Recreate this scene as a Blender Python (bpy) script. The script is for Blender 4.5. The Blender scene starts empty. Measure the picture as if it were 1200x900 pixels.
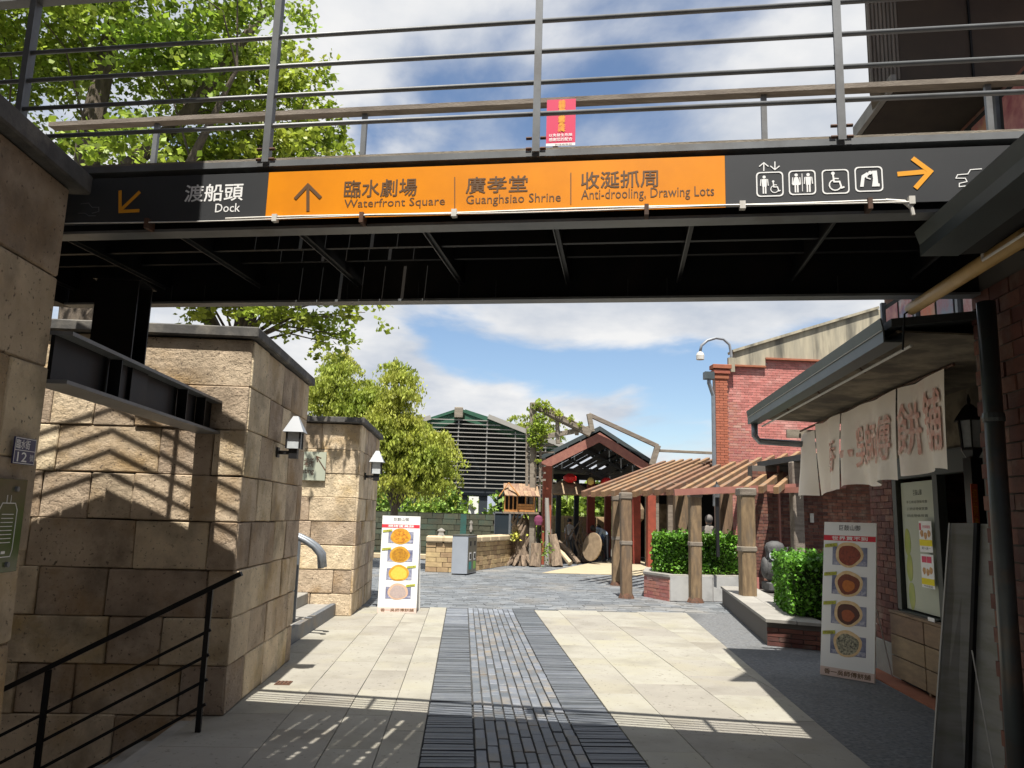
import bpy, bmesh, math, random
import numpy as np
from mathutils import Vector, Matrix
random.seed(7)
rad = math.radians
SC = bpy.context.scene
COL = SC.collection

# ---------------------------------------------------------------- camera
F_PX, YAW, PITCH, ROLL = 910.0, rad(3.25), rad(9.6), rad(1.65)
EYE = Vector((0, 0, 1.6))
_f = Vector((math.sin(YAW)*math.cos(PITCH), math.cos(YAW)*math.cos(PITCH), math.sin(PITCH)))
_r = Vector((math.cos(YAW), -math.sin(YAW), 0))
_u = _r.cross(_f)
_R = _r*math.cos(ROLL) + _u*math.sin(ROLL)
_U = -_r*math.sin(ROLL) + _u*math.cos(ROLL)
cd = bpy.data.cameras.new('camera')
cam = bpy.data.objects.new('camera', cd)
COL.objects.link(cam)
M3 = Matrix((_R, _U, -_f)).transposed()
cam.matrix_world = Matrix.Translation(EYE) @ M3.to_4x4()
cd.sensor_width = 36
cd.lens = 36*F_PX/1200
cd.clip_start = .05
cd.clip_end = 3000
SC.camera = cam

# ---------------------------------------------------------------- light
SUN_EL, SUN_AZ = 66.8, 3.5           # the sun stands behind the viewer, a little to the left
s_az = rad(SUN_AZ); s_el = rad(SUN_EL)
to_sun = Vector((-math.sin(s_az)*math.cos(s_el), -math.cos(s_az)*math.cos(s_el), math.sin(s_el)))
sd = bpy.data.lights.new('sun', 'SUN'); sd.energy = 5.0; sd.angle = rad(.5); sd.color = (1, .95, .86)
sun = bpy.data.objects.new('sun', sd); COL.objects.link(sun)
sun.rotation_euler = to_sun.to_track_quat('Z', 'Y').to_euler()
sun.location = (0, -5, 20)

w = bpy.data.worlds.new('World'); SC.world = w; w.use_nodes = True
nt = w.node_tree; nt.nodes.clear()
def N(t, **k):
    n = nt.nodes.new(t)
    for a, b in k.items(): setattr(n, a, b)
    return n
L = lambda a, b: nt.links.new(a, b)
sky = N('ShaderNodeTexSky', sky_type='NISHITA'); sky.sun_disc = False
sky.sun_elevation = s_el; sky.sun_rotation = rad(180+SUN_AZ); sky.altitude = 0; sky.air_density = 1.0; sky.dust_density = .6; sky.ozone_density = 2.0
bg = N('ShaderNodeBackground'); bg.inputs[1].default_value = .085
L(sky.outputs[0], bg.inputs[0])
tc = N('ShaderNodeTexCoord')
# clouds: project the view direction on to a cloud deck so they thin and flatten towards the horizon
sep = N('ShaderNodeSeparateXYZ'); L(tc.outputs['Generated'], sep.inputs[0])
ad = N('ShaderNodeMath', operation='ADD'); ad.inputs[1].default_value = .22; 
mx = N('ShaderNodeMath', operation='MAXIMUM'); mx.inputs[1].default_value = 0; L(sep.outputs[2], mx.inputs[0]); L(mx.outputs[0], ad.inputs[0])
dx = N('ShaderNodeMath', operation='DIVIDE'); L(sep.outputs[0], dx.inputs[0]); L(ad.outputs[0], dx.inputs[1])
dy = N('ShaderNodeMath', operation='DIVIDE'); L(sep.outputs[1], dy.inputs[0]); L(ad.outputs[0], dy.inputs[1])
cb = N('ShaderNodeCombineXYZ'); L(dx.outputs[0], cb.inputs[0]); L(dy.outputs[0], cb.inputs[1])
mp = N('ShaderNodeMapping'); mp.inputs['Location'].default_value = (0.4, 9.3, 0)
L(cb.outputs[0], mp.inputs[0])
n1 = N('ShaderNodeTexNoise'); n1.inputs['Scale'].default_value = 1.05; n1.inputs['Detail'].default_value = 9; n1.inputs['Roughness'].default_value = .52; n1.inputs['Distortion'].default_value = .25
L(mp.outputs[0], n1.inputs[0])
cr = N('ShaderNodeValToRGB'); cr.color_ramp.elements[0].position = .40; cr.color_ramp.elements[1].position = .50; cr.color_ramp.interpolation = 'EASE'
L(n1.outputs[0], cr.inputs[0])
n2 = N('ShaderNodeTexNoise'); n2.inputs['Scale'].default_value = 2.3; n2.inputs['Detail'].default_value = 8; n2.inputs['Roughness'].default_value = .55
L(mp.outputs[0], n2.inputs[0])
cc = N('ShaderNodeValToRGB'); e = cc.color_ramp.elements
e[0].position = .34; e[0].color = (.60, .66, .76, 1); e[1].position = .62; e[1].color = (1, 1, 1, 1)
L(n2.outputs[0], cc.inputs[0])
bc = N('ShaderNodeBackground'); bc.inputs[1].default_value = .50; L(cc.outputs[0], bc.inputs[0])
mixs = N('ShaderNodeMixShader'); L(cr.outputs[0], mixs.inputs[0]); L(bg.outputs[0], mixs.inputs[1]); L(bc.outputs[0], mixs.inputs[2])
wo = N('ShaderNodeOutputWorld'); L(mixs.outputs[0], wo.inputs[0])

SC.view_settings.view_transform = 'Standard'
SC.view_settings.look = 'None'
SC.view_settings.exposure = .86
SC.view_settings.gamma = 1
SC.render.engine = 'CYCLES'
SC.cycles.max_bounces = 6
SC.cycles.use_denoising = True

# ---------------------------------------------------------------- places read off the photograph, as points of the real place
def ray(px, py): return _f + _R*((px-600)/F_PX) - _U*((py-450)/F_PX)
def G(px, py, z=0.0):
    d = ray(px, py); return EYE + d*((z-EYE.z)/d.z)
def AY(px, py, y):
    d = ray(px, py); return EYE + d*(y/d.y)
def AX(px, py, x):
    d = ray(px, py); return EYE + d*(x/d.x)
def AP(px, py, o, n):
    d = ray(px, py); return EYE + d*((Vector(o)-EYE).dot(n)/d.dot(n))

# ---------------------------------------------------------------- objects
def wmat(o):
    m = o.matrix_basis.copy()
    while o.parent: o = o.parent; m = o.matrix_basis @ m
    return m
def tag(o, label=None, cat=None, group=None, kind=None):
    if label: o['label'] = label
    if cat: o['category'] = cat
    if group: o['group'] = group
    if kind: o['kind'] = kind
    return o
def thing(name, loc, label, cat, group=None, rz=0):
    o = bpy.data.objects.new(name, None); COL.objects.link(o)
    o.empty_display_size = .2; o.location = loc; o.rotation_euler = (0, 0, rz)
    return tag(o, label, cat, group)
class MB:
    def __init__(s): s.v = []; s.f = []; s.m = []; s.tone = []; s.cur = 0; s.t = 0.5
    def add(s, vs, fs):
        b = len(s.v); s.v += [tuple(x) for x in vs]
        for f in fs: s.f.append([b+i for i in f]); s.m.append(s.cur)
        s.tone += [s.t]*len(vs)
        return s
    def box(s, x0, x1, y0, y1, z0, z1):
        return s.add([(x, y, z) for z in (z0, z1) for y in (y0, y1) for x in (x0, x1)],
                     [(0,2,3,1),(4,5,7,6),(0,1,5,4),(2,6,7,3),(0,4,6,2),(1,3,7,5)])
    def frame(s, o, a, b, n, a0, a1, b0, b1, n0, n1):   # box in a frame o + a,b,n
        o = Vector(o)
        P = [o+a*i+b*j+n*k for k in (n0, n1) for j in (b0, b1) for i in (a0, a1)]
        return s.add(P, [(0,2,3,1),(4,5,7,6),(0,1,5,4),(2,6,7,3),(0,4,6,2),(1,3,7,5)])
    def beam(s, p0, p1, wd, h, up=(0,0,1)):
        p0, p1 = Vector(p0), Vector(p1); d = (p1-p0); ln = d.length; d.normalize(); up = Vector(up)
        sd_ = d.cross(up)
        if sd_.length < 1e-4: sd_ = Vector((1, 0, 0))
        sd_.normalize(); u2 = sd_.cross(d)
        return s.frame(p0, d, sd_, u2, 0, ln, -wd/2, wd/2, -h/2, h/2)
    def tube(s, pts, r, n=8, cap=True):
        pts = [Vector(p) for p in pts]; rs = r if isinstance(r, (list, tuple)) else [r]*len(pts)
        rings = []; ref = None
        for i, p in enumerate(pts):
            d = (pts[min(i+1, len(pts)-1)]-pts[max(i-1, 0)]).normalized()
            if ref is None: ref = Vector((0,0,1)) if abs(d.z) < .9 else Vector((1,0,0))
            a = d.cross(ref).normalized(); b = a.cross(d).normalized(); ref = b if abs(d.dot(b)) < .5 else ref
            ref = -d.cross(a) if False else b
            rings.append([p+(a*math.cos(t)+b*math.sin(t))*rs[i] for t in [2*math.pi*k/n for k in range(n)]])
        vs = [v for R_ in rings for v in R_]; fs = []
        for i in range(len(pts)-1):
            for k in range(n):
                fs.append((i*n+k, i*n+(k+1)%n, (i+1)*n+(k+1)%n, (i+1)*n+k))
        if cap: fs += [tuple(range(n))[::-1], tuple((len(pts)-1)*n+k for k in range(n))]
        return s.add(vs, fs)
    def prism(s, poly, z0, z1):
        n = len(poly); vs = [(p[0], p[1], z0) for p in poly]+[(p[0], p[1], z1) for p in poly]
        fs = [tuple(range(n))[::-1], tuple(range(n, 2*n))]+[(i, (i+1)%n, n+(i+1)%n, n+i) for i in range(n)]
        return s.add(vs, fs)
    def extr(s, poly, vec):                               # poly of 3-D points swept along vec
        n = len(poly); vec = Vector(vec); vs = [Vector(p) for p in poly]+[Vector(p)+vec for p in poly]
        fs = [tuple(range(n))[::-1], tuple(range(n, 2*n))]+[(i, (i+1)%n, n+(i+1)%n, n+i) for i in range(n)]
        return s.add(vs, fs)
    def lathe(s, c, prof, n=14, sx=1, sy=1):
        c = Vector(c); vs = []; fs = []
        for r_, z in prof:
            for k in range(n):
                t = 2*math.pi*k/n; vs.append(c+Vector((r_*math.cos(t)*sx, r_*math.sin(t)*sy, z)))
        m = len(prof)
        for i in range(m-1):
            for k in range(n): fs.append((i*n+k, i*n+(k+1)%n, (i+1)*n+(k+1)%n, (i+1)*n+k))
        fs += [tuple(range(n))[::-1], tuple((m-1)*n+k for k in range(n))]
        return s.add(vs, fs)
    def sphere(s, c, rx, ry, rz, n=10, m=7):
        return s.lathe(c, [(max(.001, math.sin(math.pi*i/m)), -math.cos(math.pi*i/m)) for i in range(m+1)], n) if False else \
            s.add(*_sph(Vector(c), rx, ry, rz, n, m))
    def build(s, name, mat, parent=None, bevel=0, smooth=False, seg=1, jitter=0, kind=None, label=None):
        W = wmat(parent).inverted() if parent else Matrix()
        V = np.array(s.v, float)
        if jitter: V = V + (np.random.rand(*V.shape)-.5)*jitter
        c = (V.min(0)+V.max(0))/2
        c = Vector(c); R3 = np.array(W.to_3x3())
        loc = W @ c
        V = (V-np.array(c)) @ R3.T
        me = bpy.data.meshes.new(name)
        me.from_pydata(V.tolist(), [], s.f)
        mats = mat if isinstance(mat, (list, tuple)) else [mat]
        for m in mats: me.materials.append(m)
        if len(mats) > 1: me.polygons.foreach_set('material_index', s.m)
        if len(set(s.tone)) > 1:
            at = me.attributes.new('tone', 'FLOAT', 'POINT'); at.data.foreach_set('value', s.tone)
        bm = bmesh.new(); bm.from_mesh(me)
        if not kind: bmesh.ops.recalc_face_normals(bm, faces=bm.faces)
        if bevel: bmesh.ops.bevel(bm, geom=bm.edges[:], offset=bevel, segments=seg, affect='EDGES', profile=.6)
        bm.to_mesh(me); bm.free()
        if smooth: me.polygons.foreach_set('use_smooth', [True]*len(me.polygons))
        o = bpy.data.objects.new(name, me); COL.objects.link(o)
        o.parent = parent; o.location = loc
        if kind: o['kind'] = kind
        if label: o['label'] = label
        return o
def _sph(c, rx, ry, rz, n, m):
    vs = []; fs = []
    for i in range(m+1):
        a = math.pi*i/m
        for k in range(n):
            t = 2*math.pi*k/n
            vs.append(c+Vector((rx*math.sin(a)*math.cos(t), ry*math.sin(a)*math.sin(t), -rz*math.cos(a))))
    for i in range(m):
        for k in range(n): fs.append((i*n+k, i*n+(k+1)%n, (i+1)*n+(k+1)%n, (i+1)*n+k))
    return vs, fs
def dup(o, parent, loc, rz=None, sc=None):
    c = o.copy(); COL.objects.link(c); c.parent = parent; c.location = loc
    if rz is not None: c.rotation_euler = (0, 0, rz)
    if sc: c.scale = sc
    return c

# ---------------------------------------------------------------- materials
def M(name, c1, c2=None, scale=6, rough=.8, metal=0, bump=0, bscale=40, rnd=0, stain=None, detail=6, tone=0, stretch=None, spec=.5, trans=0, c3=None, bdist=.01, thr=(.35, .65), spots=None):
    m = bpy.data.materials.new(name); m.use_nodes = True
    t = m.node_tree; nd = t.nodes; lk = t.links.new
    b = nd['Principled BSDF']; b.inputs['Roughness'].default_value = rough; b.inputs['Metallic'].default_value = metal
    b.inputs['Specular IOR Level'].default_value = spec
    tcn = nd.new('ShaderNodeTexCoord'); src = nd.new('ShaderNodeVectorMath'); src.operation = 'ADD'
    oi = nd.new('ShaderNodeObjectInfo')
    sc_ = nd.new('ShaderNodeVectorMath'); sc_.operation = 'SCALE'; sc_.inputs['Scale'].default_value = 37.0
    cbn = nd.new('ShaderNodeCombineXYZ')
    for i in range(3): lk(oi.outputs['Random'], cbn.inputs[i])
    lk(cbn.outputs[0], sc_.inputs[0])
    lk(tcn.outputs['Object'], src.inputs[0]); lk(sc_.outputs[0], src.inputs[1])
    vec = src.outputs[0]
    if stretch:
        mpn = nd.new('ShaderNodeMapping'); mpn.inputs['Scale'].default_value = stretch; lk(vec, mpn.inputs[0]); vec = mpn.outputs[0]
    col = None
    def rgb(c): 
        r_ = nd.new('ShaderNodeRGB'); r_.outputs[0].default_value = (*c, 1); return r_.outputs[0]
    cur = rgb(c1)
    def mix(fac, a, b_, mode='MIX'):
        x = nd.new('ShaderNodeMix'); x.data_type = 'RGBA'; x.blend_type = mode
        if hasattr(fac, 'node'): lk(fac, x.inputs[0])
        else: x.inputs[0].default_value = fac
        lk(a, x.inputs[6]); lk(b_, x.inputs[7]); return x.outputs[2]
    def noise(sc2, det=detail, r=.6, off=0):
        n_ = nd.new('ShaderNodeTexNoise'); n_.inputs['Scale'].default_value = sc2; n_.inputs['Detail'].default_value = det; n_.inputs['Roughness'].default_value = r
        lk(vec, n_.inputs[0]); return n_.outputs[0]
    def ramp(x, a, b_):
        r_ = nd.new('ShaderNodeMapRange'); r_.inputs[1].default_value = a; r_.inputs[2].default_value = b_; lk(x, r_.inputs[0]); return r_.outputs[0]
    if c2: cur = mix(ramp(noise(scale), *thr), cur, rgb(c2))
    if c3: cur = mix(ramp(noise(scale*.31), .5, .68), cur, rgb(c3))
    if spots: cur = mix(ramp(noise(scale*7, 3), .62, .70), cur, rgb(spots))
    if stain: cur = mix(ramp(noise(stain[1], 5), .5, .75), cur, rgb(stain[0]))
    fac = None
    if rnd:
        mr = nd.new('ShaderNodeMapRange'); mr.inputs[3].default_value = 1-rnd; mr.inputs[4].default_value = 1+rnd; lk(oi.outputs['Random'], mr.inputs[0]); fac = mr.outputs[0]
    if tone:
        at = nd.new('ShaderNodeAttribute'); at.attribute_name = 'tone'
        mr = nd.new('ShaderNodeMapRange'); mr.inputs[3].default_value = 1-tone; mr.inputs[4].default_value = 1+tone; lk(at.outputs['Fac'], mr.inputs[0])
        if fac:
            mm = nd.new('ShaderNodeMath'); mm.operation = 'MULTIPLY'; lk(fac, mm.inputs[0]); lk(mr.outputs[0], mm.inputs[1]); fac = mm.outputs[0]
        else: fac = mr.outputs[0]
    if fac:
        hs = nd.new('ShaderNodeHueSaturation'); lk(cur, hs.inputs['Color']); lk(fac, hs.inputs['Value']); cur = hs.outputs[0]
        # slight hue drift with the same number
        mh = nd.new('ShaderNodeMapRange'); mh.inputs[3].default_value = .49; mh.inputs[4].default_value = .51
        lk(oi.outputs['Random'], mh.inputs[0]); lk(mh.outputs[0], hs.inputs['Hue'])
    lk(cur, b.inputs['Base Color'])
    if bump:
        bn = nd.new('ShaderNodeBump'); bn.inputs['Strength'].default_value = bump; bn.inputs['Distance'].default_value = bdist
        lk(noise(bscale, 8, .72), bn.inputs['Height']); lk(bn.outputs[0], b.inputs['Normal'])
    if trans:
        out = nd['Material Output']; tr = nd.new('ShaderNodeBsdfTranslucent'); lk(cur, tr.inputs[0]); ms = nd.new('ShaderNodeMixShader'); ms.inputs[0].default_value = trans
        lk(b.outputs[0], ms.inputs[1]); lk(tr.outputs[0], ms.inputs[2]); lk(ms.outputs[0], out.inputs[0])
    return m
STONE = M('granite_stone', (.66,.53,.375), (.52,.405,.28), 5, .9, bump=1.0, bscale=20, rnd=.30, stain=((.22,.17,.115), 2.2), c3=(.42,.285,.14), bdist=.035, spots=(.16,.12,.085))
STONE_FINE = M('seat_stone', (.46,.33,.18), (.34,.24,.13), 8, .9, bump=.6, bscale=40, rnd=.2)
CAPSTONE = M('cap_stone', (.52,.42,.28), (.44,.35,.23), 5, .85, bump=.3)
JOINT = M('dark_joint', (.05,.042,.035), rough=1)
COPING = M('dark_coping', (.10,.095,.088), (.055,.052,.05), 9, .85, bump=.4, stain=((.20,.18,.15), 4))
TILE = M('beige_tile', (.30,.285,.245), (.265,.25,.215), 3, .7, bump=.2, bscale=120, rnd=.09, stain=((.19,.175,.145), 1.1), c3=(.29,.27,.21), spots=(.15,.135,.11))
SLATE = M('blue_slate', (.105,.12,.145), (.145,.157,.175), 7, .55, bump=.5, bscale=30, rnd=.24, stain=((.20,.165,.12), 3.0), bdist=.006)
SLATE_T = M('slate_strip', (.125,.14,.165), (.165,.178,.195), 9, .55, bump=.5, bscale=40, rnd=.30, tone=.3, bdist=.005)
PAVER = M('grey_paver', (.12,.132,.15), (.175,.185,.20), 5, .6, bump=.4, tone=.32, stain=((.22,.21,.19), .8))
ASPH = M('asphalt', (.075,.08,.086), (.18,.185,.192), 26, .85, bump=.9, bscale=120, stain=((.065,.067,.07), .9), bdist=.008, c3=(.13,.13,.128))
GROUNDM = M('ground_soil', (.16,.15,.13), (.11,.105,.09), .6, .95, bump=.3)
BED = M('mortar_bed', (.05,.05,.05), (.035,.035,.035), 30, 1)
BLACKS = M('black_steel', (.006,.007,.008), (.010,.010,.011), 4, .5, 0, bump=.05, stain=((.018,.014,.011), 2), spec=.2)
GREYS = M('grey_painted_steel', (.17,.178,.185), (.13,.138,.145), 6, .45, .15, bump=.05, rnd=.05, stain=((.12,.115,.11), 3))
GALV = M('galvanised_pipe', (.26,.28,.31), (.20,.22,.24), 7, .42, .55)
WOODG = M('weathered_wood', (.25,.215,.175), (.15,.125,.10), 3, .85, bump=.5, bscale=25, rnd=.15, stretch=(1, 6, 6))
WOODP = M('pergola_timber', (.26,.145,.075), (.17,.095,.05), 4, .8, bump=.4, bscale=25, rnd=.16, stain=((.17,.135,.10), 3))
WOODPOST = M('post_timber', (.22,.145,.085), (.11,.07,.042), 4, .85, bump=.6, bscale=18, rnd=.1, stretch=(4,4,.8), stain=((.13,.10,.075), 2))
WOODD = M('dark_deck_wood', (.05,.035,.024), (.025,.018,.013), 5, .9, bump=.4, rnd=.3)
REDW = M('red_painted_wood', (.30,.065,.035), (.22,.05,.03), 6, .6, bump=.1, rnd=.08)
REDB = M('maroon_beam', (.32,.14,.105), (.25,.10,.08), 6, .6, bump=.1)
BRICK = M('red_brick', (.50,.20,.165), (.42,.155,.125), 9, .85, bump=.4, tone=.2, rnd=.10, stain=((.58,.38,.33), 1.1))
BRICKO = M('orange_brick', (.38,.125,.07), (.32,.10,.055), 9, .85, bump=.3, tone=.15)
BRICKD = M('dark_brick', (.21,.075,.052), (.13,.05,.038), 8, .85, bump=.4, rnd=.35, tone=.25, stain=((.25,.17,.13), 5))
MORTAR = M('mortar', (.42,.30,.26), (.34,.24,.21), 12, .95)
MORTARD = M('grey_mortar', (.11,.10,.09), rough=.95)
CONC = M('stained_render', (.40,.355,.26), (.32,.29,.22), 2, .9, bump=.2, stain=((.07,.066,.055), 1.5), stretch=(2.6, 2.6, .30), c3=(.16,.15,.12), thr=(.4,.55))
MARBLE = M('white_marble_panel', (.42,.42,.41), (.34,.34,.34), 3, .5, stain=((.27,.27,.26), 3))
SLAB = M('grey_slab', (.30,.285,.26), (.23,.22,.20), 4, .8, bump=.2, rnd=.1)
LEAFA = M('leaf_bright', (.22,.33,.035), (.38,.44,.06), .9, .45, tone=.5, trans=.5)
LEAFB = M('leaf_cypress', (.28,.37,.05), (.44,.47,.08), .6, .6, tone=.45, trans=.45, c3=(.46,.40,.09))
LEAFC = M('leaf_hedge', (.06,.19,.015), (.13,.31,.025), 3, .5, tone=.6, trans=.25)
LEAFD = M('leaf_far', (.12,.21,.03), (.24,.33,.045), .4, .6, tone=.5, trans=.2)
BARK = M('bark', (.17,.135,.10), (.08,.063,.05), 6, .95, bump=1, bscale=14, stretch=(3,3,.5), bdist=.03)
DRIFT = M('driftwood', (.30,.225,.16), (.15,.11,.08), 5, .95, bump=1, bscale=14, stretch=(3,3,.5), bdist=.03)
ORANGE = M('orange_banner', (.78,.27,.006), (.70,.235,.006), 2, .38, stain=((.62,.21,.01), 1.0))
CHAR = M('charcoal_banner', (.032,.034,.037), (.040,.042,.045), 2, .45)
WHITE = M('white_print', (.78,.78,.77), rough=.5)
YELLOW = M('yellow_print', (.75,.32,.015), rough=.5)
BROWNT = M('brown_print', (.12,.062,.025), rough=.5)
CABLE = M('white_cable', (.62,.60,.56), (.5,.48,.44), 10, .5)
RUST = M('rusty_clip', (.05,.03,.02), (.12,.05,.025), 20, .8)
PINK = M('magenta_notice', (.60,.035,.10), rough=.5)
CLOTH = M('cream_cloth', (.92,.84,.74), (.88,.79,.68), 3, .9, bump=.2, bscale=9, stain=((.80,.66,.58), 2.5), trans=.12)
CLOTHTXT = M('faded_red_print', (.66,.36,.29), (.84,.70,.61), 16, .9, thr=(.45,.7))
GUTTER = M('slate_grey_gutter', (.085,.105,.11), (.07,.085,.09), 4, .4, .3)
ROOFM = M('dark_roof', (.045,.05,.052), (.035,.038,.04), 5, .6, bump=.1)
SOFF = M('stained_soffit', (.20,.165,.115), (.09,.072,.05), 3, .9, stain=((.035,.027,.02), 2.0), thr=(.42,.58))
PIPEY = M('ochre_pipe', (.50,.33,.13), (.42,.27,.10), 6, .5)
PIPED = M('blue_grey_downpipe', (.06,.075,.08), (.045,.055,.06), 5, .4, stain=((.10,.07,.05), 4))
WINF = M('window_frame_dark', (.045,.05,.045), rough=.5)
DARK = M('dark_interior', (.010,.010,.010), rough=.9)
BOXW = M('crate_wood', (.27,.185,.11), (.19,.13,.08), 4, .8, bump=.3, rnd=.12, stretch=(5,1,5))
PLATEM = M('brushed_metal_sheet', (.30,.29,.265), (.24,.235,.21), 2, .6, .1, stretch=(1,1,5), stain=((.20,.20,.15), 2))
PLATE_E = M('sheet_edge', (.38,.37,.34), rough=.5)
BINM = M('bin_grey', (.36,.39,.44), (.33,.36,.41), 3, .4, .2)
BIND = M('bin_panel', (.13,.13,.11), (.11,.11,.095), 3, .4, .3)
TEAL = M('teal_sticker', (.02,.22,.22), rough=.5)
GREENWALL = M('mossy_wall', (.075,.078,.052), (.05,.055,.038), 4, .9, bump=.5, rnd=.25, stain=((.045,.09,.07), 1.0))
PAVG = M('pavilion_green', (.02,.095,.055), (.015,.07,.04), 4, .6)
PAVD = M('pavilion_dark', (.02,.026,.034), rough=.6)
LOUV = M('louvre_slat', (.30,.285,.26), rough=.5)
THATCH = M('bamboo_thatch', (.34,.22,.145), (.22,.14,.09), 10, .9, rnd=.2)
HONEY = M('honey_wood', (.52,.24,.07), (.42,.19,.06), 5, .7)
LAMPW = M('lamp_white_metal', (.22,.235,.26), rough=.4)
LAMPG = M('frosted_glass', (.55,.58,.60), (.45,.48,.50), 20, .25)
LAMPB = M('lamp_black', (.014,.014,.016), rough=.4)
OWL = M('owl_stone', (.055,.055,.058), (.085,.085,.085), 14, .7, bump=.5)
REDL = M('red_lantern', (.62,.02,.02), rough=.5)
STRAW = M('straw', (.30,.22,.14), (.20,.145,.09), 8, .8, bump=.3)
SAND = M('sandy_paving', (.40,.34,.23), (.36,.30,.20), 4, .85)
BLUEP = M('navy_plate', (.035,.035,.11), rough=.4)
GLASSG = M('acrylic_plaque', (.13,.125,.085), (.07,.11,.03), 2.5, .12)
SIGNG = M('pale_green_sign', (.42,.44,.34), (.38,.41,.33), 3, .5)
SKIN = M('skin', (.45,.26,.17), rough=.6)
HAIR = M('hair_black', (.015,.012,.01), rough=.6)
HAIRG = M('hair_grey', (.12,.11,.105), rough=.7)
SHIRTB = M('shirt_blue', (.25,.33,.45), rough=.9)
SHIRTG = M('shirt_grey', (.22,.20,.18), rough=.9)
SHIRTW = M('shirt_white', (.65,.66,.68), rough=.9)
PANTS = M('dark_trousers', (.02,.022,.03), rough=.9)
SLIT_S = M('soffit_line', (.03,.031,.033), rough=.5)
Z3 = Vector((0, 0, 1))
def clip(poly, a, b, c):            # keep a*x+b*y<=c
    out = []
    for i, p in enumerate(poly):
        q = poly[(i+1) % len(poly)]; dp = a*p[0]+b*p[1]-c; dq = a*q[0]+b*q[1]-c
        if dp <= 0: out.append(p)
        if dp*dq < 0:
            t = dp/(dp-dq); out.append((p[0]+(q[0]-p[0])*t, p[1]+(q[1]-p[1])*t))
    return out

class Sheet:                        # flat print on a board: frame o, a (right), b (up), n (towards the reader)
    def __init__(s, o, a, b, n, parent): s.o = Vector(o); s.a = Vector(a).normalized(); s.b = Vector(b).normalized(); s.n = Vector(n).normalized(); s.p = parent
    def at(s, px, py):
        P = AP(px, py, s.o, s.n)-s.o; return P.dot(s.a), P.dot(s.b)
    def P(s, a, b, l): return s.o+s.a*a+s.b*b+s.n*l
    def poly(s, pts, l0, mat, name, parent=None, th=.0012, mb=None):
        m = mb or MB(); m.extr([s.P(a, b, l0) for a, b in pts], s.n*th)
        if mb is None: return m.build(name, mat, parent or s.p)
    def rect(s, a0, a1, b0, b1, l0, mat, name, parent=None, th=.0012, mb=None): return s.poly([(a0,b0),(a1,b0),(a1,b1),(a0,b1)], l0, mat, name, parent, th, mb)
    def disc(s, a, b, ra, rb, l0, mat, name, n=18, parent=None, wob=0, mb=None):
        pts = []
        for k in range(n):
            t = 2*math.pi*k/n; q = 1+wob*math.sin(3*t+a*90)+wob*.6*math.sin(5*t+b*70)
            pts.append((a+ra*q*math.cos(t), b+rb*q*math.sin(t)))
        return s.poly(pts, l0, mat, name, parent, mb=mb)
    def line(s, pts, w_, l0, mb, th=.0012, closed=False):
        P2 = [Vector(p) for p in pts]
        if closed: P2.append(P2[0])
        for p, q in zip(P2[:-1], P2[1:]):
            d = (q-p)
            if d.length < 1e-6: continue
            d.normalize(); nn = Vector((-d.y, d.x))*w_/2; e0 = p-d*w_*.42; e1 = q+d*w_*.42
            s.poly([e0+nn, e0-nn, e1-nn, e1+nn], l0+random.random()*2e-4, None, None, mb=mb, th=th)
    def rrect(s, a0, a1, b0, b1, r, w_, l0, mb):
        pts = []
        for cx, cy, st in ((a1-r, b1-r, 0), (a0+r, b1-r, 90), (a0+r, b0+r, 180), (a1-r, b0+r, 270)):
            for k in range(4): t = rad(st+30*k); pts.append((cx+r*math.cos(t), cy+r*math.sin(t)))
        n = len(pts)
        cx, cy = (a0+a1)/2, (b0+b1)/2
        inn = [(cx+(x-cx)*(1-2*w_/(a1-a0)), cy+(y-cy)*(1-2*w_/(b1-b0))) for x, y in pts]
        for i in range(n): j = (i+1) % n; s.poly([pts[i], pts[j], inn[j], inn[i]], l0, None, None, mb=mb)
    def text(s, body, a0, a1, b0, b1, l0, mat, name='lettering', parent=None, bold=0, shear=0, keep=False):
        cu = bpy.data.curves.new('lettering', 'FONT'); cu.body = body; cu.size = 1;  cu.extrude = 0; cu.shear = shear; cu.resolution_u = 2
        if '\n' in body: cu.space_line = .95; cu.align_x = 'CENTER'
        to = bpy.data.objects.new('lettering', cu); COL.objects.link(to)
        dg = bpy.context.evaluated_depsgraph_get()
        me0 = bpy.data.meshes.new_from_object(to.evaluated_get(dg))
        n = len(me0.vertices); V = np.empty(n*3); me0.vertices.foreach_get('co', V); V = V.reshape(-1, 3)
        fs = [tuple(p.vertices) for p in me0.polygons]
        bpy.data.objects.remove(to); bpy.data.curves.remove(cu); bpy.data.meshes.remove(me0)
        mn, mxx = V.min(0), V.max(0)
        A = a0+(V[:,0]-mn[0])/(mxx[0]-mn[0])*(a1-a0); B = b0+(V[:,1]-mn[1])/(mxx[1]-mn[1])*(b1-b0)
        m = MB(); bw = bold*(b1-b0)*1.4
        for q, (ox, oy) in enumerate(((0,0),(bw,0),(-bw,0),(0,bw),(0,-bw)) if bold else ((0,0),)):
            m.add([s.P(x+ox, y+oy, l0+q*4e-5) for x, y in zip(A, B)], fs)
        o = m.build(name, mat, parent or s.p, kind=None)
        # face the reader
        me = o.data; nn = Vector((0,0,0))
        for p in me.polygons: nn += p.normal*p.area
        return o

# ================================================================ ground
def struct(o): o['kind'] = 'structure'; return o
PX0, PX1, PY0, PY1 = -7.0, -2.0, 4.0, 6.52      # stair well beside the lane
g = MB(); Zg = -.05
B_ = 400
for x0, x1, y0, y1 in ((-B_, B_, -B_, PY0), (-B_, B_, PY1, B_*2), (-B_, PX0, PY0, PY1), (PX1, B_, PY0, PY1)):
    g.add([(x0,y0,Zg),(x1,y0,Zg),(x1,y1,Zg),(x0,y1,Zg)], [(0,1,2,3)])
struct(g.build('ground', GROUNDM))

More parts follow.
